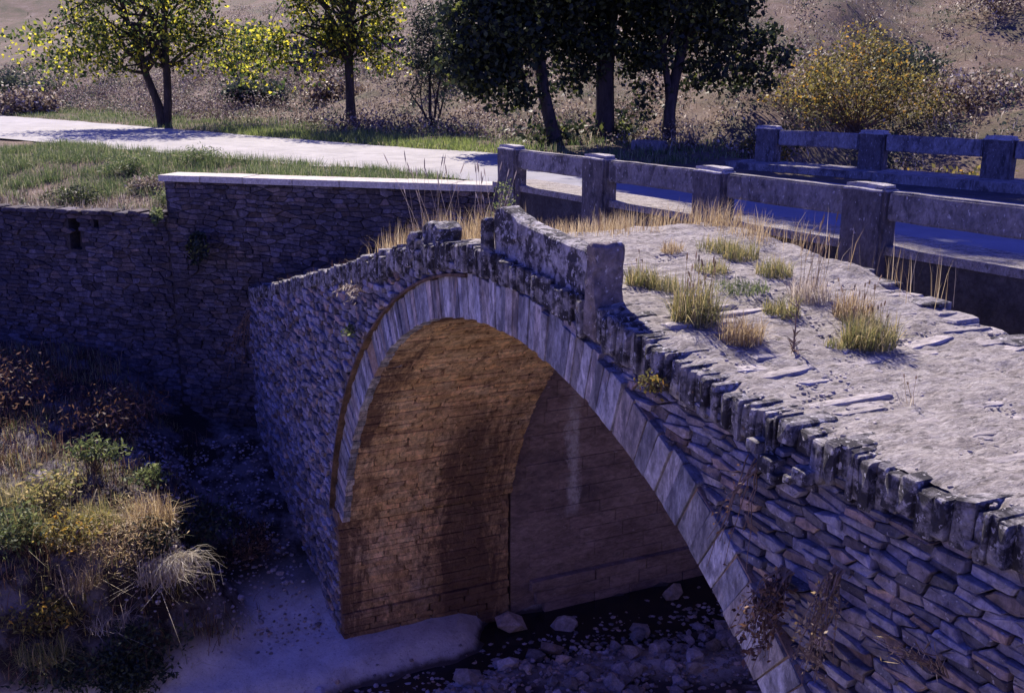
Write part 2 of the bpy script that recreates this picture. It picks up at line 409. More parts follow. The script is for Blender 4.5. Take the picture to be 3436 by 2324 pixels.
def ground_z(x, y):
    s, t = wall_st(x, y)
    if y < 8.2:
        left = s < -0.3
    else:
        left = x < (-15.3 if y < 20 else -15.3 + (y - 20) * 0.3)
    if left:
        rd, hw = road_dist(x, y)
        e = rd - hw
        z = 8.02
        if e > 0.3:
            z += 0.05 * min(e, 5.0) + 0.25 * max(0, min(e - 5.0, 40)) + 0.34 * max(0, e - 45)
            z -= 1.8 * sstep(-8, -2.5, x + 0.9 * y) * sstep(1.5, 6, e)
            z += (fbm(x, y, 3.1, 0.18, 4) * 0.55) * sstep(1.5, 9, e) + fbm(x, y, 1.1, 0.9, 3) * 0.08 * sstep(0.3, 2, e)
        elif e > -2 * hw - 0.2:
            z = 8.0
        else:
            g = -2 * hw - e
            z = 8.0 + 0.03 * fbm(x, y, 5, 1.2, 3) * sstep(0, 1, g)
            lo = 7.28 + 0.72 * sstep(0.2, 5.5, -s)
            k = sstep(6.2, 7.2, t)
            z = lerp(z, min(z, lo) + 0.07 * fbm(x, y, 5, 1.3, 3), k)
        return z
    # river side
    if x < -13.2:
        d = -15.0 - x
        n1 = fbm(x, y, 2.2, 0.8, 4)
        if d < 0:
            z = 1.3 - 0.05 * sstep(0, 1.5, -d) + 0.035 * fbm(x, y, 4.4, 2.4, 4)
            z -= 0.42 * sstep(-0.35, 0.35, (x + 13.75) - 0.5 * sstep(5.8, 6.6, y) * -2.0 + 0.35 * n1)
            mound = 1.75 * sstep(-0.75, 0.9, d + 0.25 * n1) * (1 - sstep(1.3, 2.7, y + 0.4 * n1))
            z += mound
        else:
            a = 1.3 + 0.30 * d
            b = 1.3 + 1.75 * sstep(-0.75, 0.9, d + 0.25 * n1) + 0.16 * d
            z = lerp(b, a, sstep(1.3, 2.7, y + 0.4 * n1)) + 0.12 * n1 * sstep(0, 1, d)
        return z
    z = 0.94 + 0.18 * fbm(x, y, 9, 0.9, 4) + 0.13 * math.exp(-((x + 12.2) / 0.9) ** 2)
    z = lerp(z, 1.22 + 0.06 * fbm(x, y, 9, 0.9, 4), sstep(-11.0, -9.6, x + 0.8 * fbm(x, y, 3, 0.5, 3)))  # unseen pale gravel bar, added to bounce sunlight into the arch
    if y < 4.3:
        k = sstep(-4.2, 2.2, x)
        z = lerp(z, 8.35, k)
        if x > 2.2:
            z = 8.35
    elif x > -2.8:
        z = 1.0 + 6.6 * sstep(-2.8, -1.5, x)
    return z

def axis(segs):
    out = []
    for a, b, st in segs:
        n = max(1, int(round((b - a) / st)))
        out += [a + (b - a) * i / n for i in range(n)]
    out.append(segs[-1][1])
    return out

# wall aligned grid: the drop behind the retaining wall falls between s=-0.45 and s=-0.15
s_ax = axis([(-260, -120, 10), (-120, -50, 3.5), (-50, -20, 1.2), (-20, -0.45, 0.55), (-0.45, -0.15, 0.3), (-0.15, 8, 0.2), (8, 16, 0.5), (16, 60, 4)])
t_ax = axis([(-140, -60, 5), (-60, -22, 1.5), (-22, -2, 0.6), (-2, 14, 0.22), (14, 40, 1.0), (40, 140, 5)])
V = []; Fq = []
for t in t_ax:
    for s in s_ax:
        x, y = wall_xy(s, t)
        V.append((x, y, ground_z(x, y)))
ns = len(s_ax)
for j in range(len(t_ax) - 1):
    for i in range(ns - 1):
        a = j * ns + i
        Fq.append((a, a + 1, a + ns + 1, a + ns))
gm = mesh_np('ground', V, np.array(Fq)[:, ::-1] if False else Fq)
m, nt, out = new_mat('dry_ground')
ge = nt.nodes.new('ShaderNodeNewGeometry'); P = ge.outputs['Position']
c1 = ramp(nt, nz(nt, P, 0.35, 8, 0.7, 0.4), [(0.3, (0.035, 0.042, 0.022)), (0.42, (0.085, 0.075, 0.048)), (0.56, (0.14, 0.10, 0.076)), (0.75, (0.23, 0.185, 0.155))])
c1 = mixc(nt, maprange(nt, nz(nt, P, 2.4, 6, 0.7), 0.52, 0.68, 0, 0.7), c1, (0.12, 0.095, 0.075))
c1 = mixc(nt, maprange(nt, nz(nt, P, 9.0, 4, 0.7), 0.60, 0.70, 0, 0.55), c1, (0.42, 0.36, 0.33))
sep = nt.nodes.new('ShaderNodeSeparateXYZ'); nt.links.new(P, sep.inputs[0])
low = maprange(nt, sep.outputs[2], 1.45, 1.8, 1, 0)           # sediment of the stream bed
sed = ramp(nt, nz(nt, P, 2.2, 10, 0.75, 0.8), [(0.3, (0.38, 0.335, 0.325)), (0.5, (0.56, 0.51, 0.495)), (0.7, (0.68, 0.64, 0.62))])
sed = mixc(nt, maprange(nt, nz(nt, P, 22, 5, 0.7), 0.56, 0.66, 0, 0.6), sed, (0.20, 0.17, 0.165))
sed = mixc(nt, maprange(nt, nz(nt, P, 34, 3, 0.6), 0.62, 0.68, 0, 0.7), sed, (0.66, 0.62, 0.60))
sed = mixc(nt, maprange(nt, math_n(nt, 'ADD', sep.outputs[2], math_n(nt, 'MULTIPLY', nz(nt, P, 5.0, 6, 0.7), 0.12)), 1.08, 1.17, 1, 0), sed, (0.085, 0.072, 0.07))   # wet silt at the water line
c1 = mixc(nt, low, c1, sed)
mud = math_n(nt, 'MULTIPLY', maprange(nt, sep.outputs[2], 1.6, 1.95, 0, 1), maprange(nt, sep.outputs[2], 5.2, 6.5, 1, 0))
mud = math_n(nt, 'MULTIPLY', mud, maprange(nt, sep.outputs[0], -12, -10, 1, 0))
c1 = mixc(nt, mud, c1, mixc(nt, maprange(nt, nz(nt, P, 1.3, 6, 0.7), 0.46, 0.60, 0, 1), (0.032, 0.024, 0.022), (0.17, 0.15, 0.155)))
b = nt.nodes.new('ShaderNodeBsdfPrincipled'); b.inputs['Roughness'].default_value = 0.95
b.inputs['Specular IOR Level'].default_value = 0.1
nt.links.new(c1, b.inputs['Base Color'])
bp = nt.nodes.new('ShaderNodeBump'); bp.inputs['Strength'].default_value = 0.8; bp.inputs['Distance'].default_value = 0.05
nt.links.new(nz(nt, P, 7.0, 9, 0.75), bp.inputs['Height']); nt.links.new(bp.outputs[0], b.inputs['Normal'])
nt.links.new(b.outputs[0], out.inputs[0])
M['ground'] = m
ground = link('ground', gm, M['ground'], smooth=True)
tag(ground, 'dry scrubby ground of river banks and rising hillside', kind='structure')

# stream water
wm, nt, out = new_mat('dark_stream_water')
b = nt.nodes.new('ShaderNodeBsdfPrincipled')
b.inputs['Base Color'].default_value = (0.022, 0.019, 0.02, 1)
b.inputs['Roughness'].default_value = 0.2
b.inputs['IOR'].default_value = 1.33
ge = nt.nodes.new('ShaderNodeNewGeometry')
bp = nt.nodes.new('ShaderNodeBump'); bp.inputs['Strength'].default_value = 0.1; bp.inputs['Distance'].default_value = 0.01
nt.links.new(nz(nt, ge.outputs['Position'], 3.0, 2, 0.5), bp.inputs['Height']); nt.links.new(bp.outputs[0], b.inputs['Normal'])
nt.links.new(b.outputs[0], out.inputs[0])
V = []; Fq = []
wx = np.linspace(-15.2, -3, 13); wy = np.linspace(-14, 40, 28)
for yy in wy:
    for xx in wx:
        V.append((xx, yy, 0.98))
for j in range(len(wy) - 1):
    for i in range(len(wx) - 1):
        a = j * len(wx) + i
        Fq.append((a, a + 1, a + len(wx) + 1, a + len(wx)))
stream = link('stream', mesh_np('stream', V, Fq), wm)
tag(stream, 'dark shallow stream water under the arch', kind='structure')

# road ribbon
def catmull(pts, n=10):
    P_ = [Vector(p) for p in pts]
    outp = []
    for i in range(len(P_) - 1):
        p0 = P_[max(i - 1, 0)]; p1 = P_[i]; p2 = P_[i + 1]; p3 = P_[min(i + 2, len(P_) - 1)]
        for k in range(n):
            t = k / n
            outp.append(0.5 * ((2 * p1) + (p2 - p0) * t + (2 * p0 - 5 * p1 + 4 * p2 - p3) * t * t + (3 * p1 - p0 - 3 * p2 + p3) * t ** 3))
    outp.append(P_[-1])
    return outp
rc = catmull([(p[0], p[1], h) for p, h in zip(ROAD, ROAD_HW)], 14)
V = []; Fq = []
NW = 8
for i, c in enumerate(rc):
    a = rc[max(i - 1, 0)]; bb = rc[min(i + 1, len(rc) - 1)]
    d = Vector((bb.x - a.x, bb.y - a.y)).normalized()
    nrm = Vector((d.y, -d.x))
    for k in range(NW + 1):
        u = (k / NW * 2 - 1)
        w = c.z + (0.22 * fbm(c.x, c.y, 4 if u > 0 else 7, 0.7, 4) if abs(u) == 1 and c.x < -20 else 0)
        if u == -1 and c.x < -24:
            w += 0.3
        V.append((c.x + nrm.x * u * w, c.y + nrm.y * u * w, 8.075 - 0.03 * u * u))
for i in range(len(rc) - 1):
    for k in range(NW):
        a = i * (NW + 1) + k
        Fq.append((a, a + 1, a + NW + 2, a + NW + 1))
rm, nt, out = new_mat('dusty_road')
ge = nt.nodes.new('ShaderNodeNewGeometry'); P = ge.outputs['Position']
pale = ramp(nt, nz(nt, P, 1.4, 10, 0.78, 0.6), [(0.3, (0.15, 0.145, 0.15)), (0.5, (0.25, 0.24, 0.24)), (0.7, (0.35, 0.335, 0.325))])
asph = ramp(nt, nz(nt, P, 1.2, 7, 0.7), [(0.3, (0.13, 0.13, 0.16)), (0.7, (0.21, 0.21, 0.25))])
sep = nt.nodes.new('ShaderNodeSeparateXYZ'); nt.links.new(P, sep.inputs[0])
f = maprange(nt, math_n(nt, 'ADD', sep.outputs[0], math_n(nt, 'MULTIPLY', nz(nt, P, 0.6, 4, 0.6), 3.0)), -20.5, -17.0, 0, 1)
pale = mixc(nt, maprange(nt, nz(nt, P, 0.45, 8, 0.75, 0.8), 0.48, 0.66, 0, 0.55), pale, (0.16, 0.15, 0.15))
col = mixc(nt, f, pale, asph)
col = mixc(nt, maprange(nt, nz(nt, P, 25, 3, 0.6), 0.6, 0.7, 0, 0.4), col, (0.2, 0.19, 0.19))
b = nt.nodes.new('ShaderNodeBsdfPrincipled'); b.inputs['Roughness'].default_value = 0.9
nt.links.new(col, b.inputs['Base Color'])
bp = nt.nodes.new('ShaderNodeBump'); bp.inputs['Strength'].default_value = 0.4; bp.inputs['Distance'].default_value = 0.02
nt.links.new(nz(nt, P, 20, 6, 0.7), bp.inputs['Height']); nt.links.new(bp.outputs[0], b.inputs['Normal'])
nt.links.new(b.outputs[0], out.inputs[0])
road = link('road', mesh_np('road', V, Fq), rm, smooth=True)
tag(road, 'pale dusty road curving onto the concrete bridge', kind='structure')

# ------------------------------------------------------------------ stone pieces
def unit_stone(name, seed, ch=(0.06, 0.26), inset=0.08, jit=0.04, bev=0.12, dome=0.05, smooth=False):
    """chipped block in a unit box: x along the wall, y depth (-0.5 = face), z up; every corner knocked off unevenly"""
    r = random.Random(seed)
    ring = []
    for (cx, cz) in ((1, 1), (-1, 1), (-1, -1), (1, -1)):
        a = r.uniform(*ch); b_ = r.uniform(*ch)
        jx = 0.5 - r.uniform(0, jit); jz = 0.5 - r.uniform(0, jit)
        p = (cx * jx, cz * (jz - b_)); q = (cx * (jx - a), cz * jz)
        ring += [p, q] if cx * cz > 0 else [q, p]
    n = len(ring)
    V = [(x, 0.5, z) for x, z in ring]
    V += [(x, -0.5 + bev * r.uniform(0.7, 1.3), z) for x, z in ring]
    tx, tz = r.uniform(-dome, dome), r.uniform(-dome, dome)
    for (x, z) in ring:
        k = 1 - inset * r.uniform(0.5, 1.5)
        V.append((x * k, -0.5 + r.uniform(0.0, bev * 0.4) + tx * x + tz * z, z * k))
    V.append((r.uniform(-0.15, 0.15), -0.5 - dome * r.uniform(0.0, 0.8), r.uniform(-0.15, 0.15)))
    F = []
    for k in range(n):
        q = (k + 1) % n
        F.append((k, q, n + q, n + k))
        F.append((n + k, n + q, 2 * n + q, 2 * n + k))
        F.append((2 * n + k, 2 * n + q, 3 * n))
    me = mesh_from(name, V, F)
    me.polygons.foreach_set('use_smooth', [smooth] * len(me.polygons))
    return me

def stone_set(name, count, mat, **kw):
    out = []
    for i in range(count):
        me = unit_stone(name, 100 + i, **kw)
        me.materials.append(mat)
        out.append(me)
    return out

RUB = stone_set('rubble_stone', 20, M['rubble'], ch=(0.04, 0.30), inset=0.10, jit=0.06, bev=0.16, dome=0.08)
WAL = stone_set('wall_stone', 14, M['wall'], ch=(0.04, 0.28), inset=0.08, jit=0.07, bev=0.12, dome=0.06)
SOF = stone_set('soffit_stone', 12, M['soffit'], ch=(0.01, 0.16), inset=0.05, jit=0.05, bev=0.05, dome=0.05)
COP = stone_set('coping_stone', 16, M['coping'], ch=(0.02, 0.16), inset=0.10, jit=0.05, bev=0.05, dome=0.05)
VOU = stone_set('voussoir', 12, M['ring'], ch=(0.005, 0.05), inset=0.035, jit=0.012, bev=0.022, dome=0.012)
PAV = stone_set('paving_stone', 16, M['paving'], ch=(0.05, 0.32), inset=0.08, jit=0.08, bev=0.14, dome=0.06)

def join_pieces(name, items, mat, parent):
    """items: (mesh, matrix) joined into one part"""
    Vs = []; Fs = []; off = 0
    for me, Mx in items:
        co = np.empty(len(me.vertices) * 3, dtype=np.float64); me.vertices.foreach_get('co', co)
        co = co.reshape(-1, 3)
        R = np.array(Mx)
        Vs.append(co @ R[:3, :3].T + R[:3, 3])
        for p in me.polygons:
            Fs.append([v + off for v in p.vertices])
        off += len(co)
    me = bpy.data.meshes.new(name)
    me.from_pydata(np.concatenate(Vs).tolist(), [], Fs)
    me.update()
    o = link(name, me, mat, parent)
    o['kind'] = 'stuff'
    return o

def place_pieces(name, items, parent, mat, limit=300, key=None):
    """the first `limit` pieces as objects, the rest joined"""
    if key:
        items = sorted(items, key=key)
    for me, Mx in items[:limit]:
        link(name, me, None, parent, Mx)
    if len(items) > limit:
        join_pieces(name + '_remainder', items[limit:], mat, parent)

def view_key(it):
    """larger in the photograph first: stone size over distance from the viewpoint"""
    Mx = it[1]
    p = Mx.translation
    sc = Mx.to_scale()
    return (Vector(p) - Vector((0, 0, 10))).length / math.sqrt(max(1e-6, sc.x * sc.z))

def courses(x0, x1, z0, z1, hmin, hmax, wmin, wmax, seed):
    """irregular rubble layout -> list of (xc, zc, w, h, tilt)"""
    r = random.Random(seed)
    out = []
    z = z0
    while z < z1:
        h = r.uniform(hmin, hmax)
        x = x0 - r.uniform(0, wmax)
        while x < x1:
            w = r.uniform(wmin, wmax) * (0.75 + 0.5 * h / hmax)
            if r.random() < 0.14 and h > 0.7 * hmax:
                hh = h * r.uniform(0.4, 0.6)
                out.append((x + w / 2, z + hh / 2, w, hh, r.uniform(-0.04, 0.04)))
                out.append((x + w / 2, z + (h + hh) / 2, w, h - hh, r.uniform(-0.04, 0.04)))
            else:
                e = 1.0 + (r.uniform(0.1, 0.45) if r.random() < 0.10 else 0)
                out.append((x + w / 2, z + h / 2 + (e - 1) * h / 2, w, h * e, r.uniform(-0.05, 0.05)))
            x += w
        z += h
    return out

def clip_poly(poly, nx, nz_, c):
    out = []
    for i in range(len(poly)):
        p = poly[i]; q = poly[(i + 1) % len(poly)]
        dp = nx * p[0] + nz_ * p[1] - c; dq = nx * q[0] + nz_ * q[1] - c
        if dp <= 0:
            out.append(p)
        if dp * dq < 0:
            t = dp / (dp - dq)
            out.append((p[0] + (q[0] - p[0]) * t, p[1] + (q[1] - p[1]) * t))
    return out

def rubble_cells(x0, x1, z0, z1, h, asp, seed, jit=0.32, keep=None, drop=0.0):
    """irregular interlocking rubble: cells around jittered seeds laid in wavering courses"""
    r = random.Random(seed)
    seeds = []
    z = z0
    while z < z1:
        hh = h * r.uniform(0.65, 1.35)
        x = x0 - r.uniform(0, h * asp)
        while x < x1:
            w = h * asp * r.uniform(0.45, 1.5)
            sx, sz = x + w / 2, z + hh / 2 + r.uniform(-jit, jit) * hh + 0.25 * h * fbm(x, z, seed, 0.8, 2)
            if r.random() > drop and (keep is None or keep(sx, sz) > -1):
                seeds.append((sx / asp, sz))
            x += w
        z += hh
    cell = 2.2 * h
    grid = {}
    for i, p in enumerate(seeds):
        grid.setdefault((int(p[0] // cell), int(p[1] // cell)), []).append(i)
    out = []
    for i, p in enumerate(seeds):
        if keep is not None and keep(p[0] * asp, p[1]) < 0:
            continue
        R = 1.6 * h
        poly = [(p[0] - R, p[1] - R), (p[0] + R, p[1] - R), (p[0] + R, p[1] + R), (p[0] - R, p[1] + R)]
        gx_, gz_ = int(p[0] // cell), int(p[1] // cell)
        for a in (-1, 0, 1):
            for b_ in (-1, 0, 1):
                for j in grid.get((gx_ + a, gz_ + b_), ()):
                    if j == i: continue
                    q = seeds[j]
                    nx, nz_ = q[0] - p[0], q[1] - p[1]
                    if nx * nx + nz_ * nz_ > (3.2 * h) ** 2: continue
                    poly = clip_poly(poly, nx, nz_, nx * (p[0] + q[0]) / 2 + nz_ * (p[1] + q[1]) / 2)
                    if len(poly) < 3: break
        if len(poly) >= 3:
            out.append([(v[0] * asp, v[1]) for v in poly])
    return out

def poly_stone(name, poly, mat, r, joint=0.006, depth=0.14, proud=0.02, rnd=0.22, bevel=0.22):
    """one stone from its outline in the wall plane; returns mesh in a local frame (x, -y out, z) and its centre"""
    P_ = []
    n = len(poly)
    for i in range(n):                         # drop slivers
        a, b_ = poly[i], poly[(i + 1) % n]
        if math.hypot(a[0] - b_[0], a[1] - b_[1]) > 0.012:
            P_.append(a)
    if len(P_) < 3:
        return None
    cx = sum(p[0] for p in P_) / len(P_); cz = sum(p[1] for p in P_) / len(P_)
    Q = []
    n = len(P_)
    for i in range(n):
        a, b_, c = P_[i - 1], P_[i], P_[(i + 1) % n]
        if n <= 6:
            k1 = rnd * r.uniform(0.4, 1.4); k2 = rnd * r.uniform(0.4, 1.4)
            Q.append((b_[0] + (a[0] - b_[0]) * k1, b_[1] + (a[1] - b_[1]) * k1))
            Q.append((b_[0] + (c[0] - b_[0]) * k2, b_[1] + (c[1] - b_[1]) * k2))
        else:
            Q.append(b_)
    n = len(Q)
    ring = []
    for p in Q:
        dx, dz = cx - p[0], cz - p[1]
        L = math.hypot(dx, dz) + 1e-6
        k = min(0.4, joint * r.uniform(0.5, 1.8) / L)
        ring.append((p[0] + dx * k - cx, p[1] + dz * k - cz))
    size = math.sqrt(sum(x * x + z * z for x, z in ring) / n)
    bd = min(0.022, bevel * size)
    tx, tz = r.uniform(-0.12, 0.12), r.uniform(-0.12, 0.12)
    V = [(x, depth, z) for x, z in ring]
    V += [(x, -proud + bd * r.uniform(0.6, 1.3) + tx * x + tz * z, z) for x, z in ring]
    for x, z in ring:
        k = 1 - min(0.5, bd * 0.8 * r.uniform(0.6, 1.5) / (math.hypot(x, z) + 1e-6))
        V.append((x * k, -proud + tx * x * k + tz * z * k + r.uniform(-0.006, 0.006), z * k))
    F = []
    for k in range(n):
        q = (k + 1) % n
        F.append((k, n + k, n + q, q))
        F.append((n + k, 2 * n + k, 2 * n + q, n + q))
    F.append(tuple(range(2 * n, 3 * n))[::-1])
    me = mesh_from(name, V, [f[::-1] for f in F])
    me.materials.append(mat)
    return me, cx, cz

# ------------------------------------------------------------------ the old stone bridge
PX = [-24, -20.9, -17.7, -14.8, -12.8, -11.15, -9.7, -9.15, -8.5, -7.1, -6.6, -5.8, -5.4, -4.9, 0, 8]
PZ = [5.1, 5.86, 6.56, 7.25, 7.73, 8.14, 8.38, 8.41, 8.37, 8.28, 8.2, 8.1, 8.04, 8.0, 8.0, 8.0]
def ztop(x):
    return float(np.interp(x, PX, PZ))
AXC, AZC, AR, RT = -8.696, 1.58, 6.10, 0.44       # arch centre, radius, ring depth
YF, YB = 4.0, 6.9                                 # ring face, back of the bridge
Z_SPRING = 3.35

def face_y(x):
    return lerp(lerp(3.92, 3.965, sstep(-14.2, -11.5, x)), 4.02, sstep(-10.5, -6.5, x))

bridge = empty('stone_bridge', (-8.7, 5.4, 1.3))
tag(bridge, 'old humpbacked stone arch bridge with broken parapet and grassy deck', 'bridge')

# core of the spandrel walls (mortar seen between the stones)
RE = AR + RT
def arch_z(x, R):
    u = R * R - (x - AXC) ** 2
    return AZC + math.sqrt(u) if u > 0 else None
xs = sorted(set([round(v, 3) for v in list(np.linspace(-20.6, -15.3, 12)) + [AXC + RE * math.cos(a) for a in np.linspace(math.radians(163), math.radians(17), 90)] + list(np.linspace(-2.3, 7, 10))]))
V = []; F = []
for x in xs:
    zt = ztop(x) - 0.12
    az = arch_z(x, RE)
    zb = 0.6 if (az is None or az < Z_SPRING) else az
    yf = face_y(x) + 0.095
    V += [(x, yf, zb), (x, yf, zt), (x, YB, zt), (x, YB, zb)]
for i in range(len(xs) - 1):
    a = i * 4
    for k in range(4):
        q = (k + 1) % 4
        F.append((a + k, a + q, a + 4 + q, a + 4 + k))
F.append((0, 1, 2, 3)); e = (len(xs) - 1) * 4; F.append((e + 3, e + 2, e + 1, e))
link('core', mesh_from('core', V, F), M['mortar'], bridge)

# rusty reveal where the left spandrel stands proud of the ring; its colour carries shade
V = []; F = []
an = np.linspace(math.radians(163.5), math.radians(97), 40)
for a in an:
    for yy in (face_y(AXC + RE * math.cos(a)) - 0.004, 4.06):
        V.append((AXC + (RE - 0.012) * math.cos(a), yy, AZC + (RE - 0.012) * math.sin(a)))
for i in range(len(an) - 1):
    F.append((2 * i, 2 * i + 1, 2 * i + 3, 2 * i + 2))
me = mesh_from('reveal', V, F)
rv = link('reveal', me, M['brown_edge'], bridge)
sol = rv.modifiers.new('t', 'SOLIDIFY'); sol.thickness = 0.03; sol.offset = -1

# voussoirs
items = []
a = math.radians(163.2)
r_ = random.Random(3)
while a > math.radians(16):
    w = r_.uniform(0.085, 0.145)
    if a < math.radians(72):
        w = r_.uniform(0.13, 0.21)
    da = w / AR
    am = a - da / 2
    d_rad = Vector((math.cos(am), 0, math.sin(am)))
    d_tan = Vector((-math.sin(am), 0, math.cos(am)))
    rt = RT + r_.uniform(-0.03, 0.035)
    depth = 0.12
    c = Vector((AXC, YF + depth / 2 + r_.uniform(-0.012, 0.012), AZC)) + d_rad * (AR + rt / 2 + r_.uniform(-0.012, 0.008))
    hole = abs(c.x + 12.75) < 0.12
    if hole:
        c.y += 0.22
    Mx = Matrix.Translation(c) @ frame(-d_tan, Vector((0, 1, 0)), d_rad) @ Matrix.Diagonal((w - 0.004, depth, rt, 1))
    items.append((VOU[r_.randrange(len(VOU))], Mx))
    a -= da
place_pieces('voussoir', items, bridge, M['ring'])

# mortar bed of the ring
V = []; F = []
an = np.linspace(math.radians(16), math.radians(163.2), 80)
for a in an:
    ca, sa = math.cos(a), math.sin(a)
    for R in (AR + 0.02, RE - 0.02):
        for yy in (YF + 0.022, YF + 0.115):
            V.append((AXC + R * ca, yy, AZC + R * sa))
for i in range(len(an) - 1):
    a_ = i * 4
    for k, q in ((0, 1), (1, 3), (3, 2), (2, 0)):
        F.append((a_ + k, a_ + q, a_ + 4 + q, a_ + 4 + k))
link('ring_mortar', mesh_from('ring_mortar', V, F), M['ring_mortar'], bridge)

# soffit backing (barrel) and its stones
V = []; F = []
an = np.linspace(math.radians(17), math.radians(163), 70)
prof = [(AXC + (AR + 0.03) * math.cos(a), AZC + (AR + 0.03) * math.sin(a)) for a in an]
for (x, z) in prof:
    V += [(x, YF + 0.1, z), (x, YB - 0.02, z), (x + 0.5 * (x - AXC) / AR, YB - 0.02, z + 0.5 * (z - AZC) / AR), (x + 0.5 * (x - AXC) / AR, YF + 0.3, z + 0.5 * (z - AZC) / AR)]
for i in range(len(an) - 1):
    a_ = i * 4
    for k in range(4):
        q = (k + 1) % 4
        F.append((a_ + k, a_ + q, a_ + 4 + q, a_ + 4 + k))
link('barrel', mesh_from('barrel', V, F), M['soffit_back'], bridge)
items = []
r_ = random.Random(5)
a = math.radians(163.2)
while a > math.radians(30):
    w = r_.uniform(0.06, 0.13)
    da = w / AR; am = a - da / 2
    d_rad = Vector((math.cos(am), 0, math.sin(am))); d_tan = Vector((-math.sin(am), 0, math.cos(am)))
    y = YF + 0.112
    while y < YB - 0.03:
        L = min(r_.uniform(0.2, 0.8), YB - y)
        c = Vector((AXC, y + L / 2, AZC)) + d_rad * (AR + 0.1 + r_.uniform(-0.013, 0.012))
        # local x along the barrel, local -y towards the opening, local z along the curve
        Mx = Matrix.Translation(c) @ frame(Vector((0, 1, 0)), d_rad, d_tan) @ Matrix.Diagonal((L + 0.003, 0.2, w + 0.002, 1))
        items.append((SOF[r_.randrange(len(SOF))], Mx, am))
        y += L
    a -= da
items = [(i[0], i[1]) for i in sorted(items, key=lambda q: -q[2])]
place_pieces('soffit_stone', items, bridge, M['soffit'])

# abutment below the springing: inner face with stones, at x = -14.72
XA = -14.74
bx = box_mesh('abutment_core')
link('abutment_core', bx, M['soffit_back'], bridge, Matrix.Translation((XA - 0.455, (3.96 + YB) / 2, 2.0)) @ Matrix.Diagonal((1.0, YB - 3.96 - 0.02, 2.9, 1)))
items = []
for (u, z, w, h, tl) in courses(3.97, YB, 0.9, Z_SPRING, 0.06, 0.13, 0.25, 0.9, 11):
    u0 = max(u - w / 2, 3.96); u1 = min(u + w / 2, YB)
    if u1 - u0 < 0.06 or z + h / 2 > Z_SPRING + 0.08:
        continue
    proud = 0.05 if z < 1.75 else 0.0
    c = Vector((XA - 0.04 + proud + random.uniform(-0.016, 0.016), (u0 + u1) / 2, z))
    Mx = Matrix.Translation(c) @ frame(Vector((0, 1, 0)), Vector((-1, 0, 0)), Vector((0, 0, 1))) @ Matrix.Diagonal((u1 - u0 + 0.004, 0.22, h + 0.003, 1))
    items.append((SOF[random.randrange(len(SOF))], Mx))
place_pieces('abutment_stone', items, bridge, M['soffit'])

# rubble of the front face
items = []
def face_stone(xc, zc, w, h, tl, proud=0.0, depth=0.2, sets=RUB):
    y = face_y(xc) + depth / 2 - proud
    rot = Matrix.Rotation(-tl, 4, 'Y')
    return (sets[random.randrange(len(sets))], Matrix.Translation((xc, y, zc)) @ rot @ Matrix.Diagonal((w, depth, h, 1)))
rr = random.Random(21)
def keep_left(x, z):
    if x < -20.6 or x > -9.3 or z > ztop(x) - 0.13 or z < 0.95 + 0.28 * (-15 - x): return -0.5 if (x > -21.2 and z < ztop(x) + 0.3) else -2
    if z < Z_SPRING: return 1 if x < XA else (-0.5 if x < XA + 0.4 else -2)
    d = math.hypot(x - AXC, z - AZC) - RE
    return 1 if d > 0.02 else (-0.5 if d > -0.3 else -2)
for poly in rubble_cells(-20.9, -9.2, 0.9, 8.4, 0.078, 2.6, 21, 0.2, keep=keep_left, drop=0.14):
    P2 = []
    for (x, z) in poly:
        x = max(x, -20.55)
        z = min(z, ztop(x) - 0.10)
        if z < Z_SPRING:
            x = min(x, XA)
        else:
            d = math.hypot(x - AXC, z - AZC)
            if d < RE + 0.004:
                k = (RE + 0.004) / d
                x, z = AXC + (x - AXC) * k, AZC + (z - AZC) * k
        P2.append((x, z))
    st_ = poly_stone('rubble_stone', P2, M['rubble'], rr, 0.006, 0.13, rr.uniform(-0.034, 0.028), 0.12, 0.14)
    if st_:
        items.append((st_[0], Matrix.Translation((st_[1], face_y(st_[1]) + 0.02, st_[2]))))
# right wing: larger flat stones
def keep_right(x, z):
    if z > ztop(x) - 0.17: return -0.5 if z < ztop(x) else -2
    d = math.hypot(x - AXC, z - AZC) - RE
    return 1 if d > -0.06 else (-0.5 if d > -0.4 else -2)
for poly in rubble_cells(-7.4, -1.8, 5.3, 7.95, 0.060, 3.4, 34, 0.18, keep=keep_right, drop=0.18):
    P2 = [(x, min(z, ztop(x) - 0.17)) for x, z in poly]
    st_ = poly_stone('rubble_stone', P2, M['rubble'], rr, 0.006, 0.14, rr.uniform(-0.036, 0.024), 0.10, 0.12)
    if st_:
        items.append((st_[0], Matrix.Translation((st_[1], face_y(st_[1]) + 0.02, st_[2]))))
def area_key(it):
    me, Mx = it
    a = max((p.area for p in me.polygons), default=0)
    return -a / (Vector(Mx.translation) - Vector((0, 0, 10))).length_squared
place_pieces('rubble_stone', items, bridge, M['rubble'], key=area_key)

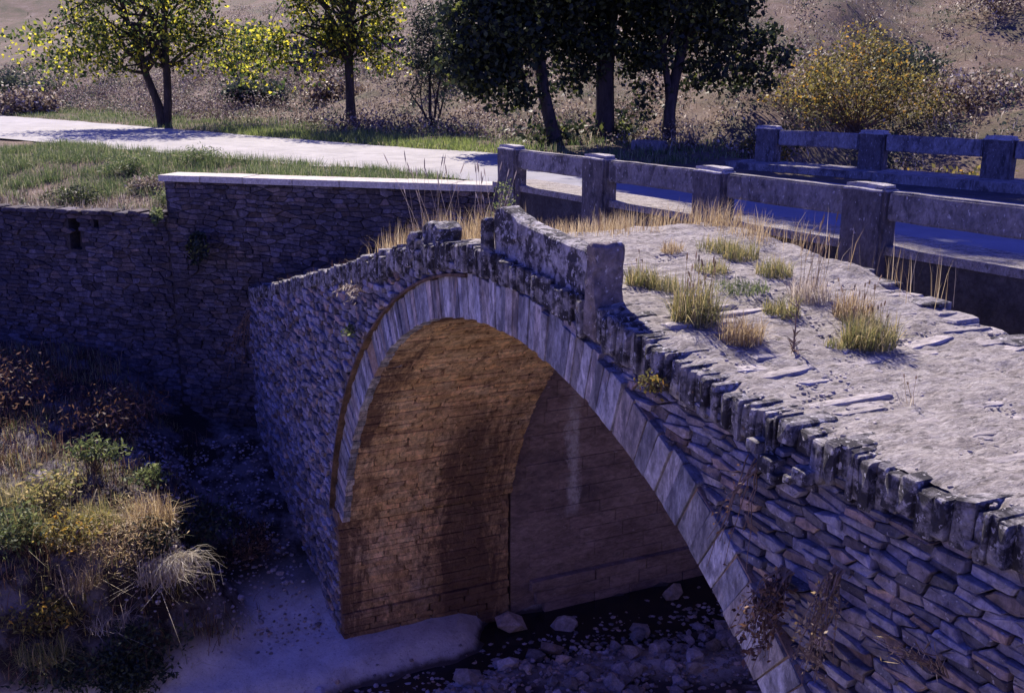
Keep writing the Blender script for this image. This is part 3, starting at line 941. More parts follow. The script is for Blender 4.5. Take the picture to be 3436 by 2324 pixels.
# coping stones set on edge along the front of the deck
items = []
x = -20.4
r_ = random.Random(17)
while x < 0.5:
    if x < -14:
        w = r_.uniform(0.10, 0.24); h = 0.2
    elif x < -5.9:
        w = r_.uniform(0.045, 0.11); h = 0.28
    else:
        w = r_.choice((0.035, 0.042, 0.05, 0.06, 0.08, 0.115)) * r_.uniform(0.85, 1.2); h = 0.24
    xm = x + w / 2
    zt = ztop(xm) + r_.uniform(-0.022, 0.022)
    if -13.2 < xm < -10.7:
        zt += r_.uniform(-0.05, 0.07)
    az = arch_z(xm, RE)
    h += r_.uniform(-0.02, 0.07)
    if az is not None and zt - h < az + 0.01 and -12.5 < xm < -6:
        h = zt - az - 0.005
    dep = r_.uniform(0.2, 0.42)
    yf = face_y(xm) + r_.uniform(-0.04, 0.02)
    if -4.72 < xm < -4.5 or -4.98 < xm < -4.86:
        h *= 0.6
    Mx = Matrix.Translation((xm, yf + dep / 2, zt - h / 2)) @ Matrix.Rotation(r_.uniform(-0.05, 0.05), 4, 'Y') @ Matrix.Rotation(r_.uniform(-0.04, 0.04), 4, 'Z') @ Matrix.Diagonal((w + 0.003, dep, h, 1))
    items.append((COP[r_.randrange(len(COP))], Mx))
    x += w
place_pieces('coping_stone', items, bridge, M['coping'])

# round fist-sized stones lodged under the coping
for (xx, zz, s_) in ((-4.86, 7.80, 0.10), (-4.73, 7.72, 0.13), (-4.66, 7.655, 0.08), (-4.42, 7.75, 0.12), (-4.52, 7.70, 0.06)):
    link('lodged_cobble', COP[3], None, bridge, Matrix.Translation((xx, 4.01, zz)) @ Matrix.Diagonal((s_, 0.16, s_ * 0.8, 1)))

# deck: dust over paving set on edge
V = []; F = []
gx = np.concatenate([np.linspace(-20.3, -9.6, 120), np.linspace(-9.55, -2.0, 330), np.linspace(-1.9, 1.5, 20)]); gy = np.linspace(4.09, YB - 0.01, 124)
for yy in gy:
    for xx in gx:
        edge = min(1, (yy - 4.09) / 0.14)
        V.append((xx, yy, ztop(xx) - 0.034 + 0.036 * edge + 0.035 * fbm(xx, yy, 0.3, 1.6, 5) + 0.014 * (0.35 - abs(fbm(xx * 2.2, yy * 0.55, 2.3, 3.0, 4))) + 0.012 * fbm(xx, yy, 5, 9, 3) + 0.05 * sstep(-10.5, -8.5, xx) * (1 - sstep(-8.5, -6.5, xx)) * sstep(5.2, 6.6, yy)))
for j in range(len(gy) - 1):
    for i in range(len(gx) - 1):
        a_ = j * len(gx) + i
        F.append((a_, a_ + 1, a_ + len(gx) + 1, a_ + len(gx)))
link('deck_dust', mesh_np('deck_dust', V, F), M['dust'], bridge, smooth=True)
items = []
r_ = random.Random(23)
x = -8.2
while x < -1.2:
    w = r_.uniform(0.07, 0.17)
    y = 4.2 + r_.uniform(0, 0.4)
    while y < YB - 0.1:
        L = min(r_.uniform(0.3, 0.9), YB + r_.uniform(-0.04, 0.05) - y)
        near_edge = 1 if (y > 6.2 or y < 4.7) else 0
        if L > 0.1 and r_.random() < (0.55 + 0.3 * near_edge) and not (x < -5.6 and 4.6 < y < 6.0 and r_.random() < 0.6):
            zt = ztop(x) - 0.014 + r_.uniform(-0.016, 0.012) + 0.012 * near_edge
            # face of the unit stone (-y) turned upwards
            Mx = Matrix.Translation((x + w / 2, y + L / 2, zt - 0.05)) @ Matrix.Rotation(r_.uniform(-0.10, 0.10), 4, 'Z') @ Matrix.Rotation(r_.uniform(-0.05, 0.05), 4, 'X') @ frame(Vector((1, 0, 0)), Vector((0, 0, -1)), Vector((0, 1, 0))) @ Matrix.Diagonal((w - 0.006, 0.10, L - 0.01, 1))
            items.append((PAV[r_.randrange(len(PAV))], Mx))
        y += L + 0.01
    x += w
place_pieces('paving_stone', items, bridge, M['paving'], key=view_key)
# ragged slabs along the back edge of the deck
x = -10.0
while x < -2:
    w = r_.uniform(0.12, 0.4)
    dep = r_.uniform(0.2, 0.4)
    zt = ztop(x + w / 2) + r_.uniform(-0.03, 0.018)
    link('back_edge_stone', COP[r_.randrange(len(COP))] if r_.random() < 0.3 else PAV[r_.randrange(len(PAV))], None, bridge,
         Matrix.Translation((x + w / 2, YB - dep / 2 + r_.uniform(0.0, 0.14), zt - 0.06)) @ Matrix.Rotation(r_.uniform(-0.2, 0.2), 4, 'Z') @ frame(Vector((1, 0, 0)), Vector((0, 0, -1)), Vector((0, 1, 0))) @ Matrix.Diagonal((w, 0.14, dep, 1)))
    x += w

# chips and broken bits on the deck
items = []
for k in range(3600):
    xx = r_.uniform(-8.6, -2.6); yy = r_.uniform(4.1, YB)
    s_ = r_.uniform(0.007, 0.022) * (2.0 if r_.random() < 0.05 else 1)
    items.append((PAV[r_.randrange(len(PAV))], Matrix.Translation((xx, yy, ztop(xx) - 0.004)) @ Matrix.Rotation(r_.uniform(0, 6), 4, 'Z') @ Matrix.Rotation(r_.uniform(-0.3, 0.3), 4, 'X') @ frame(Vector((1, 0, 0)), Vector((0, 0, -1)), Vector((0, 1, 0))) @ Matrix.Diagonal((s_ * 1.5, s_ * 0.7, s_, 1))))
join_pieces('stone_chips', items, M['paving'], bridge)

# parapet remains
def slab(name, corners_front, y0, y1, mat, seed, jitter=0.015, sub=3):
    """slab from a front outline (x,z) loop, thickness y0..y1, rough edges"""
    bm = bmesh.new()
    vf = [bm.verts.new((x, y0, z)) for x, z in corners_front]
    vb = [bm.verts.new((x, y1, z)) for x, z in corners_front]
    n = len(vf)
    bm.faces.new(vf); bm.faces.new(vb[::-1])
    for i in range(n):
        j = (i + 1) % n
        bm.faces.new((vf[j], vf[i], vb[i], vb[j]))
    bmesh.ops.recalc_face_normals(bm, faces=bm.faces[:])
    bmesh.ops.bevel(bm, geom=bm.edges[:], offset=0.018, segments=1, affect='EDGES')
    bmesh.ops.triangulate(bm, faces=bm.faces[:])
    bmesh.ops.subdivide_edges(bm, edges=[e for e in bm.edges if e.calc_length() > 0.12], cuts=sub, use_grid_fill=True)
    for v in bm.verts:
        p = v.co
        v.co = p + Vector((fbm(p.x, p.y, p.z + seed, 6, 3), fbm(p.y, p.z, p.x + seed, 6, 3), fbm(p.z, p.x, p.y - seed, 6, 3))) * jitter
    me = bpy.data.meshes.new(name); bm.to_mesh(me); bm.free()
    return link(name, me, mat, bridge)

slab('parapet_slab', [(-8.98, 8.33), (-7.06, 8.22), (-7.04, 8.60), (-7.25, 8.66), (-7.8, 8.69), (-8.4, 8.735), (-8.66, 8.80), (-8.80, 8.83), (-8.93, 8.80), (-8.99, 8.72)], 4.07, 4.25, M['coping'], 1)
slab('parapet_post', [(-9.09, 8.12), (-8.99, 8.12), (-9.00, 8.55), (-9.01, 8.70), (-9.07, 8.71), (-9.12, 8.66)], 3.985, 4.09, M['coping'], 2, 0.012)
o = slab('parapet_end_slab', [(-7.10, 8.02), (-6.92, 7.98), (-6.95, 8.5), (-6.96, 8.73), (-7.02, 8.755), (-7.06, 8.72), (-7.08, 8.4)], 3.985, 4.27, M['brown_slab'], 3, 0.02)
o['label'] = 'upright worn end slab of the parapet'
slab('parapet_block', [(-10.78, 8.16), (-10.36, 8.20), (-10.30, 8.42), (-10.42, 8.47), (-10.66, 8.455), (-10.76, 8.40)], 4.0, 4.3, M['coping'], 4, 0.03)
slab('parapet_stub', [(-11.05, 8.0), (-10.93, 8.0), (-10.90, 8.30), (-10.97, 8.33), (-11.05, 8.27)], 3.93, 4.15, M['coping'], 6, 0.02)

# ------------------------------------------------------------------ retaining wall of the far bank
wall = empty('retaining_wall', (WA[0], WA[1], 3))
tag(wall, 'shaded rubble retaining wall of the far bank with stepped top', 'wall')
ND = Vector((WN[0], WN[1], 0)); TD = Vector((WD[0], WD[1], 0))
T_STEP = 6.72
def wall_top(t):
    return 8.0 if t < T_STEP else 7.33
def wbox(name, s0, s1, t0, t1, z0, z1, mat, parent, me=None):
    c = wall_xy((s0 + s1) / 2, (t0 + t1) / 2)
    # local x runs along -t so that the face (-y) looks to the river
    Mx = Matrix.Translation((c[0], c[1], (z0 + z1) / 2)) @ frame(-TD, -ND, Vector((0, 0, 1))) @ Matrix.Diagonal((t1 - t0, s1 - s0, z1 - z0, 1))
    return link(name, me or box_mesh(name), mat, parent, Mx)
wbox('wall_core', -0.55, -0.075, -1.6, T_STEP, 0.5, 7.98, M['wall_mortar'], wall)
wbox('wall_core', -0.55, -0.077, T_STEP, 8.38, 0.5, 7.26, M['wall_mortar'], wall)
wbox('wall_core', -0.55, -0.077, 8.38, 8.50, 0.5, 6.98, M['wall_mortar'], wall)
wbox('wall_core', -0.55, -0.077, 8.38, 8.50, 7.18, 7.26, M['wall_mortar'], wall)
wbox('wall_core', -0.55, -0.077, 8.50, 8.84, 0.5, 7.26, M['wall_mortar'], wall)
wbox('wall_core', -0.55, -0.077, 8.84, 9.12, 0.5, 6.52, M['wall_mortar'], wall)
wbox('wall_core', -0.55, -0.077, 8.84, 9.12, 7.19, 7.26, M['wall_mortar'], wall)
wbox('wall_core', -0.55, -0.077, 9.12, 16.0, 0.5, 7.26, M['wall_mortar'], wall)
items = []
rr = random.Random(41)
def keep_wall(u, z):
    if z > wall_top(u) + 0.1 or u > 11.6 or u < -1.6: return -0.5
    if z < 2.6 + 0.28 * max(0, u - 5.3): return -2
    if u < 4.9 and z < 4.9 + 0.3 * (4.9 - u): return -2      # hidden behind the old bridge
    if abs(u - 8.98) < 0.19 and 6.5 < z < 7.2: return -0.5
    if abs(u - 8.44) < 0.1 and 6.97 < z < 7.2: return -0.5  # the tall dark drain opening
    return 1
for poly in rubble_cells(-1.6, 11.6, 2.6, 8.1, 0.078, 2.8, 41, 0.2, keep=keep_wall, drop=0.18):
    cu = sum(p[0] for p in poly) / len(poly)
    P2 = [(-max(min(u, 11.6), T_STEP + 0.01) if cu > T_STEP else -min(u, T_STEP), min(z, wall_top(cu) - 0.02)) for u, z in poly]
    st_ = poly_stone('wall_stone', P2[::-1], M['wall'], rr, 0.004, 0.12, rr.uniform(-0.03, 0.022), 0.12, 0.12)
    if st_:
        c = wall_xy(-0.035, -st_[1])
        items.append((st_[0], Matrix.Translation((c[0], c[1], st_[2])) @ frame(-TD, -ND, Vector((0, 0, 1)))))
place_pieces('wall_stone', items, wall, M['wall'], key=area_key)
cop = box_mesh('coping_slab', 0.03)
t = -0.35
while t < T_STEP + 0.02:
    L = random.uniform(0.85, 1.15)
    t1 = min(t + L, T_STEP + 0.06)
    if t1 - t > 0.2:
        wbox('coping_slab', -0.62, 0.07 + random.uniform(-0.01, 0.01), t + 0.006, t1 - 0.006, 7.99, 8.115 + random.uniform(-0.005, 0.005), M['pale_coping'], wall, cop)
    t += L
# rough ledge stones on the lower length
r_ = random.Random(8)
t = T_STEP + 0.1
while t < 11.5:
    L = r_.uniform(0.2, 0.5)
    c = wall_xy(-0.2, t + L / 2)
    Mx = Matrix.Translation((c[0], c[1], 7.31 + r_.uniform(-0.02, 0.02))) @ frame(-TD, -ND, Vector((0, 0, 1))) @ Matrix.Diagonal((L - 0.01, 0.42, 0.1, 1))
    link('ledge_stone', WAL[r_.randrange(len(WAL))], None, wall, Mx)
    t += L
# drain opening: back panel, its dark colour stands for shade in the hole
nb = wbox('drain_recess', -0.62, -0.52, 8.3, 9.2, 6.45, 7.22, M['dark_concrete'], wall)

# ------------------------------------------------------------------ concrete road bridge
nb = empty('concrete_bridge', (-12, 11.5, 8.0))
tag(nb, 'concrete road bridge with post and rail parapets behind the old bridge', 'bridge')
NA = Vector((-16.1, 7.5, 0)); NBp = Vector((-8.68, 8.3, 0))
nd = (NBp - NA).normalized(); nn = Vector((-nd.y, nd.x, 0))      # nn points across the road
FA = Vector((-18.4, 14.7, 0)); fd = Vector((2.4, 0.62, 0)).normalized(); fn = Vector((-fd.y, fd.x, 0))
UP = Vector((0, 0, 1))
def obox(name, o, dx, dy, x0, x1, y0, y1, z0, z1, mat, parent, me):
    c = o + dx * (x0 + x1) / 2 + dy * (y0 + y1) / 2
    Mx = Matrix.Translation((c.x, c.y, (z0 + z1) / 2)) @ frame(dx, dy, UP) @ Matrix.Diagonal((x1 - x0, y1 - y0, z1 - z0, 1))
    return link(name, me, mat, parent, Mx)

def rough_box(name, dims, seed, mat, bev=0.02, cap=0.0, cuts=4, jit=0.006):
    """concrete member in real size, worn arrises"""
    bm = bmesh.new()
    bmesh.ops.create_cube(bm, size=1, matrix=Matrix.Diagonal((dims[0], dims[1], dims[2], 1)))
    bmesh.ops.bevel(bm, geom=bm.edges[:], offset=bev, segments=2, affect='EDGES')
    bmesh.ops.subdivide_edges(bm, edges=[e for e in bm.edges if e.calc_length() > 0.25], cuts=cuts, use_grid_fill=True)
    for v in bm.verts:
        p = v.co
        if cap and p.z > dims[2] / 2 - 0.05:
            v.co.z += cap * (1 - (2 * p.x / dims[0]) ** 2) * (1 - (2 * p.y / dims[1]) ** 2)
        v.co += Vector((fbm(p.x, p.y, p.z + seed, 5, 3), fbm(p.y, p.z, p.x + seed, 5, 3), fbm(p.z, p.x, p.y + seed, 5, 3))) * jit
    me = bpy.data.meshes.new(name); bm.to_mesh(me); bm.free()
    me.materials.append(mat)
    me.polygons.foreach_set('use_smooth', [False] * len(me.polygons))
    return me
post_me = [rough_box('post', (0.58, 0.26, 1.3), i, M['dark_post'], 0.035, 0.0) for i in range(3)]
rail_me = [rough_box('rail', (1.92, 0.15, 0.31), 10 + i, M['concrete'], 0.02, 0.0, 7, 0.008) for i in range(3)]
fpost_me = [rough_box('post', (0.54, 0.25, 0.78), 20, M['dark_post'], 0.03, 0.0)]
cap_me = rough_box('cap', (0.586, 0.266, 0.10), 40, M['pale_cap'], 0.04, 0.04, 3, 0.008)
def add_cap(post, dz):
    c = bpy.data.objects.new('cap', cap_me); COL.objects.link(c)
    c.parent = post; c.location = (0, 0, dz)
def put(name, me, o, dx, dy, x, y, z, parent):
    c = o + dx * x + dy * y
    return link(name, me, None, parent, Matrix.Translation((c.x, c.y, z)) @ frame(dx, dy, UP))
SP = 2.487
for k in range(7):
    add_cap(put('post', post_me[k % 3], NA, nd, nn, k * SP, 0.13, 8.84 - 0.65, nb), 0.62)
    if k < 6:
        put('rail', rail_me[k % 3], NA, nd, nn, (k + 0.5) * SP, 0.15, 8.655, nb)
for k in range(7):
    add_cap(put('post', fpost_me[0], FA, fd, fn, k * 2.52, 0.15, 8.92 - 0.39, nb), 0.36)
    if k < 6:
        put('rail', rail_me[(k + 1) % 3], FA, fd, fn, (k + 0.5) * 2.52, 0.15, 8.72, nb)
big = box_mesh('walkway', 0.0)
obox('near_walkway', NA, nd, nn, -0.6, 22, 0.10, 0.95, 8.13, 8.22, M['pale_walk'] if 'pale_walk' in M else M['dust'], nb, big)
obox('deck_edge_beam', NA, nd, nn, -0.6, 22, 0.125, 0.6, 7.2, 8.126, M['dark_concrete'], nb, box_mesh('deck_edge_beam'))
obox('far_walkway', FA, fd, fn, -0.6, 22, -0.55, 0.45, 7.98, 8.20, M['concrete'], nb, box_mesh('far_walkway'))
V = [(-15.3, 8.35, 7.3), (4, 10.2, 7.3), (4, 20.2, 7.3), (-15.3, 15.3, 7.3)]
V += [(x, y, 8.03) for x, y, z in V]
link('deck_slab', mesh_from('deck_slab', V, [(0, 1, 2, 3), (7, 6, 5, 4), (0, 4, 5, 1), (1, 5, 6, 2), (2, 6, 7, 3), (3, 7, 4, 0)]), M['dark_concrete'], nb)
# abutment wall on the far bank, seen through the arch
link('abutment_wall', box_mesh('abutment_wall'), M['abutment'], nb, Matrix.Translation((-15.2, 11.5, 3.95)) @ Matrix.Diagonal((1.0, 9.1, 6.7, 1)))
AB = stone_set('abutment_block', 8, M['abutment'], ch=(0.005, 0.03), inset=0.02, jit=0.012, bev=0.03, dome=0.02)
items = []
r_ = random.Random(14)
for (u, z, w, h, tl) in courses(6.95, 12.6, 0.9, 6.9, 0.18, 0.32, 0.5, 1.3, 61):
    if u - w / 2 < 6.93: continue
    c = Vector((-14.78 + r_.uniform(-0.004, 0.004) + (0.12 if z < 1.5 else 0), u, z))
    items.append((AB[r_.randrange(8)], Matrix.Translation(c) @ frame(Vector((0, 1, 0)), Vector((-1, 0, 0)), UP) @ Matrix.Diagonal((w - 0.004, 0.2, h - 0.004, 1))))
place_pieces('abutment_block', items, nb, M['abutment'], key=view_key)
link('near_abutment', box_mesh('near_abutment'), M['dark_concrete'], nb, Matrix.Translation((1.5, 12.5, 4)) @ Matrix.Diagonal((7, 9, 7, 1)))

# low block at the far kerb where the railing begins
bl = link('kerb_block', rough_box('kerb_block', (0.9, 0.5, 0.3), 31, M['concrete'], 0.03), None, None, Matrix.Translation((-23.4, 15.0, 8.22)) @ Matrix.Rotation(0.2, 4, 'Z'))
tag(bl, 'low weathered concrete block at the road edge below the leaning trunk', 'block')

# ------------------------------------------------------------------ river stones
def rock_mesh(name, seed, sub=2):
    bm = bmesh.new()
    bmesh.ops.create_icosphere(bm, subdivisions=1, radius=0.5)
    r = random.Random(seed)
    for v in bm.verts:
        v.co *= 1 + r.uniform(-0.34, 0.28)
        v.co.z *= 0.8
    me = bpy.data.meshes.new(name); bm.to_mesh(me); bm.free()
    me.materials.append(M['rock'])
    return me
ROCKS = [rock_mesh('river_rock', 50 + i) for i in range(8)]
def rock(x, y, s, label, group=None, flat=1.0):
    z = max(0.95, ground_z(x, y)) + 0.08 * s
    o = link('river_rock', ROCKS[random.randrange(8)], None, None, Matrix.Translation((x, y, z + 0.12 * s)) @ Matrix.Rotation(random.uniform(0, 6), 4, 'Z') @ Matrix.Diagonal((s, s * random.uniform(0.6, 0.95), s * 0.8 * flat, 1)))
    tag(o, label, 'rock', group)
for x, y, s, lab in [(-14.35, 6.75, 0.62, 'broad pale rock at the foot of the arch beside the dark pool'),
                     (-13.95, 7.6, 0.50, 'flat pale rock lying alone in the dark water under the arch'),
                     (-13.35, 7.05, 0.42, 'pinkish rock between the dark pool and the pebbles'),
                     (-12.95, 5.4, 0.48, 'tall pale rock at the tip of the sediment shelf'),
                     (-14.1, 9.9, 0.55, 'long pale rock nearest the far end of the arch opening'),
                     (-13.15, 8.6, 0.40, 'rounded rock on the pebble bank near the springing of the arch'),
                     (-13.6, 3.3, 0.24, 'small white stone on the edge of the sediment shelf')]:
    rock(x, y, s, lab, flat=0.8)
r_ = random.Random(12)
n = 0
while n < 95:
    x = r_.uniform(-13.4, -10.6); y = r_.uniform(4.8, 10.6)
    if abs((x + 12.3) - 0.2 * math.sin(y)) > 0.35 + 0.9 * abs(r_.gauss(0, 0.6)):
        continue
    rock(x, y, r_.choice((0.16, 0.2, 0.24, 0.3, 0.38)), 'grey cobble among the scattered cobbles of the stream bed under the arch', 'cobbles of the stream bed')
    n += 1
items = []
for k in range(4200):
    x = r_.uniform(-14.2, -10.2); y = r_.uniform(2.5, 11)
    if abs(x + 12.3) > 0.7 + 1.1 * abs(r_.gauss(0, 0.6)):
        continue
    if ground_z(x, y) > 1.17: continue
    s = r_.uniform(0.03, 0.13)
    items.append((ROCKS[r_.randrange(8)], Matrix.Translation((x, y, max(0.95, ground_z(x, y)) + 0.02)) @ Matrix.Rotation(r_.uniform(0, 6), 4, 'Z') @ Matrix.Diagonal((s, s * 0.8, s * 0.7, 1))))
for k in range(0):
    x = r_.uniform(-15.2, -14.2); y = r_.uniform(0.4, 3.6)
    s = r_.uniform(0.02, 0.07)
    items.append((ROCKS[r_.randrange(8)], Matrix.Translation((x, y, ground_z(x, y) + 0.01)) @ Matrix.Diagonal((s, s * 0.8, s * 0.7, 1))))
for k in range(2200):
    x = r_.uniform(-20.4, -14.6); y = r_.uniform(0.8, 3.85)
    if wall_st(x, y)[0] < 0.15 or fbm(x, y, 8, 0.6, 3) > r_.uniform(-0.1, 0.5): continue
    if x > -15.0 and r_.random() < 0.75: continue
    s = r_.uniform(0.02, 0.09) * (2 if r_.random() < 0.05 else 1)
    items.append((ROCKS[r_.randrange(8)], Matrix.Translation((x, y, ground_z(x, y) + 0.01)) @ Matrix.Rotation(r_.uniform(0, 6), 4, 'Z') @ Matrix.Diagonal((s, s * 0.8, s * 0.7, 1))))
pb = join_pieces('stream_pebbles', items, M['rock'], None)
tag(pb, 'small pebbles strewn over the stream bed', 'pebbles', kind='stuff')

# ------------------------------------------------------------------ vegetation
def tube(path, radii, n=7):
    V = []; F = []
    for i, p in enumerate(path):
        p = Vector(p)
        d = (Vector(path[min(i + 1, len(path) - 1)]) - Vector(path[max(i - 1, 0)])).normalized()
        a = d.cross(Vector((0.3, 1, 0.1))).normalized(); b_ = d.cross(a)
        for k in range(n):
            an_ = 2 * math.pi * k / n
            V.append(p + (a * math.cos(an_) + b_ * math.sin(an_)) * radii[i])
    for i in range(len(path) - 1):
        for k in range(n):
            q = (k + 1) % n
            F.append((i * n + k, i * n + q, (i + 1) * n + q, (i + 1) * n + k))
    return V, F

def merge(parts):
    V = []; F = []
    for v, f in parts:
        o = len(V)
        V += v
        F += [tuple(i + o for i in q) for q in f]
    return V, F

def bent(p0, p1, sag, k=6, wob=0.0, r=random):
    p0, p1 = Vector(p0), Vector(p1)
    out = []
    for i in range(k + 1):
        t = i / k
        q = p0.lerp(p1, t)
        q.z += sag * 4 * t * (1 - t)
        if 0 < i < k:
            q += Vector((r.uniform(-1, 1), r.uniform(-1, 1), r.uniform(-1, 1))) * wob
        out.append(q)
    return out

def leaves_np(centers, size, g, narrow=0.6, up=0.0):
    """diamond leaf quads; centres (n,3)"""
    n = len(centers)
    a = g.normal(size=(n, 3)); a /= np.linalg.norm(a, axis=1, keepdims=True)
    b_ = g.normal(size=(n, 3)); b_[:, 2] += up
    b_ -= (b_ * a).sum(1, keepdims=True) * a
    b_ /= np.linalg.norm(b_, axis=1, keepdims=True)
    s = (size * g.uniform(0.6, 1.3, size=n))[:, None]
    c = np.asarray(centers)
    V = np.stack([c - a * s, c + b_ * s * narrow - a * s * 0.15, c + a * s, c - b_ * s * narrow - a * s * 0.15], 1).reshape(-1, 3)
    F = np.arange(4 * n).reshape(-1, 4)
    return V, F

def crown_points(blobs, n_clump, per, spread, g, shell=0.5):
    """clump centres in ellipsoids (cx,cy,cz,rx,ry,rz), then leaves around them"""
    vol = np.array([b_[3] * b_[4] * b_[5] for b_ in blobs]); vol = vol / vol.sum()
    cl = []
    for b_, v in zip(blobs, vol):
        k = max(2, int(n_clump * v))
        d = g.normal(size=(k, 3)); d /= np.linalg.norm(d, axis=1, keepdims=True)
        r = g.uniform(shell, 1.0, size=(k, 1)) ** 0.6
        cl.append(np.array(b_[:3]) + d * r * np.array(b_[3:6]))
    cl = np.concatenate(cl)
    k = g.integers(max(3, int(per * 0.5)), int(per * 1.5), size=len(cl))
    pts = np.repeat(cl, k, axis=0)
    pts = pts + g.normal(size=pts.shape) * spread * np.array([1, 1, 0.7])
    return cl, pts

def tree(name, label, cat, trunks, blobs, n_clump, per, leaf, spread, mat, seed, group=None, branches=14, bark=None, narrow=0.6, br_r=0.03):
    g = np.random.default_rng(seed); r = random.Random(seed)
    base = Vector(trunks[0][0][0]); base.z = ground_z(base.x, base.y)
    root = empty(name, base)
    tag(root, label, cat, group)
    cl, pts = crown_points(blobs, n_clump, per, spread, g)
    Vt, Ft = merge([tube(p, rad, 9) for p, rad in trunks])
    link('trunk', mesh_from('trunk', Vt, Ft), bark or M['bark'], root, smooth=True)
    parts = []
    idx = g.permutation(len(cl))[:branches]
    for i in idx:
        p, rad = trunks[r.randrange(len(trunks))]
        j = r.randrange(len(p) // 2, len(p))
        e = Vector(cl[i]); s0 = Vector(p[j])
        if e.z < s0.z - 0.6 * (s0 - e).length:
            pass
        pt = bent(s0, e, 0.06 * (e - s0).length, 5, 0.07 * (e - s0).length, r)
        r0 = min(rad[j] * 0.6, br_r * (e - s0).length + 0.008)
        parts.append(tube(pt, [lerp(r0, 0.006, k / 5) for k in range(6)], 5))
    if parts:
        Vb, Fb = merge(parts)
        link('branches', mesh_from('branches', Vb, Fb), bark or M['bark'], root, smooth=True)
    V, F = leaves_np(pts, leaf, g, narrow)
    link('crown', mesh_np('crown', V, F), mat, root)
    return root

def on(x, y, dz=0.0):
    return (x, y, ground_z(x, y) + dz)

# yellow-green walnut with two trunks by the road
x, y = -44.0, 5.6; z = ground_z(x, y)
tree('leafy_tree', 'yellow-green tree with two slender trunks beside the pale road', 'tree',
     [([(x, y, z - 0.2), (x - 0.1, y - 0.1, z + 0.8), (x - 0.3, y - 0.45, z + 2.0), (x - 0.5, y - 0.8, z + 3.4), (x - 0.4, y - 1.2, z + 5.0)], [0.22, 0.17, 0.14, 0.11, 0.05]),
      ([(x, y + 0.1, z - 0.2), (x, y + 0.25, z + 0.9), (x + 0.1, y + 0.3, z + 2.2), (x, y + 0.3, z + 3.6), (x, y + 0.6, z + 5.3)], [0.2, 0.16, 0.15, 0.12, 0.05])],
     [(x, y - 0.4, z + 4.6, 3.2, 3.0, 1.9), (x + 1.0, y - 2.7, z + 3.2, 1.8, 2.0, 0.9), (x + 0.6, y + 2.3, z + 3.0, 1.8, 2.0, 1.0), (x + 0.8, y + 3.4, z + 2.5, 1.2, 0.9, 0.7), (x + 0.5, y - 0.3, z + 3.2, 2.0, 2.4, 0.8), (x + 0.6, y - 4.2, z + 2.9, 1.4, 1.3, 0.8), (x + 0.9, y - 2.0, z + 2.5, 1.4, 1.5, 0.6), (x + 0.9, y + 3.0, z + 3.0, 1.6, 1.4, 0.9), (x + 0.4, y - 0.2, z + 5.6, 3.2, 3.4, 1.3), (x + 1, y + 2.6, z + 2.1, 1.4, 1.5, 0.55), (x + 1, y - 3.4, z + 2.3, 1.4, 1.6, 0.5), (x + 0.8, y - 1.6, z + 2.2, 1.1, 1.0, 0.4), (x + 1, y + 4.0, z + 1.9, 0.9, 0.8, 0.5)],
     420, 30, 0.088, 0.33, M['leaf_yellow'], 31, 'roadside trees', 70)
x, y = -38.4, 11.6; z = ground_z(x, y)
tree('leafy_tree', 'tree with one dark straight trunk and yellowing crown right of the two-trunked tree', 'tree',
     [([(x, y, z - 0.2), (x + 0.02, y - 0.02, z + 1.0), (x - 0.05, y, z + 2.4), (x, y + 0.1, z + 3.6), (x, y, z + 5.2)], [0.22, 0.17, 0.16, 0.13, 0.05])],
     [(x, y, z + 4.4, 2.3, 2.2, 1.6), (x + 0.2, y - 1.7, z + 2.9, 1.0, 1.3, 0.8), (x + 0.1, y + 1.2, z + 3.0, 1.0, 1.0, 0.8), (x, y - 0.2, z + 3.0, 0.9, 0.9, 0.7), (x, y - 2.5, z + 3.0, 1.1, 1.1, 0.8), (x, y - 3.3, z + 2.5, 0.8, 0.7, 0.6), (x, y + 1.6, z + 2.5, 0.8, 0.8, 0.6), (x, y - 0.5, z + 5.6, 2.2, 2.2, 1.2), (x + 0.2, y - 2.0, z + 1.9, 0.9, 0.9, 0.5), (x + 0.2, y - 0.9, z + 2.2, 0.8, 0.8, 0.4), (x, y + 1.9, z + 2.1, 0.7, 0.8, 0.4)],
     360, 30, 0.085, 0.27, M['leaf_yellow'], 32, 'roadside trees', 50)
x, y = -33.4, 12.9; z = ground_z(x, y)
tree('sapling', 'small blue-green sapling with many thin stems between road and dark trees', 'sapling',
     [([(x, y, z - 0.1), (x, y - 0.1, z + 0.6), (x - 0.1, y - 0.05, z + 1.6), (x, y + 0.1, z + 2.8)], [0.07, 0.06, 0.045, 0.02]),
      ([(x, y, z - 0.1), (x, y + 0.25, z + 0.5), (x, y + 0.45, z + 1.2)], [0.05, 0.04, 0.015]),
      ([(x, y, z - 0.1), (x, y - 0.35, z + 0.6), (x, y - 0.8, z + 1.2)], [0.05, 0.04, 0.015]),
      ([(x, y, z - 0.1), (x, y + 0.1, z + 0.7), (x, y + 0.3, z + 1.9)], [0.05, 0.04, 0.015])],
     [(x, y + 0.1, z + 2.6, 0.8, 0.9, 0.9), (x, y - 0.6, z + 1.35, 0.35, 0.4, 0.3), (x, y + 0.45, z + 1.2, 0.3, 0.3, 0.4), (x, y + 0.2, z + 3.5, 0.6, 0.8, 0.6), (x, y - 0.1, z + 1.9, 0.5, 0.6, 0.4)],
     220, 24, 0.065, 0.15, M['leaf_sapling'], 33, None, 22, br_r=0.012, narrow=0.35)
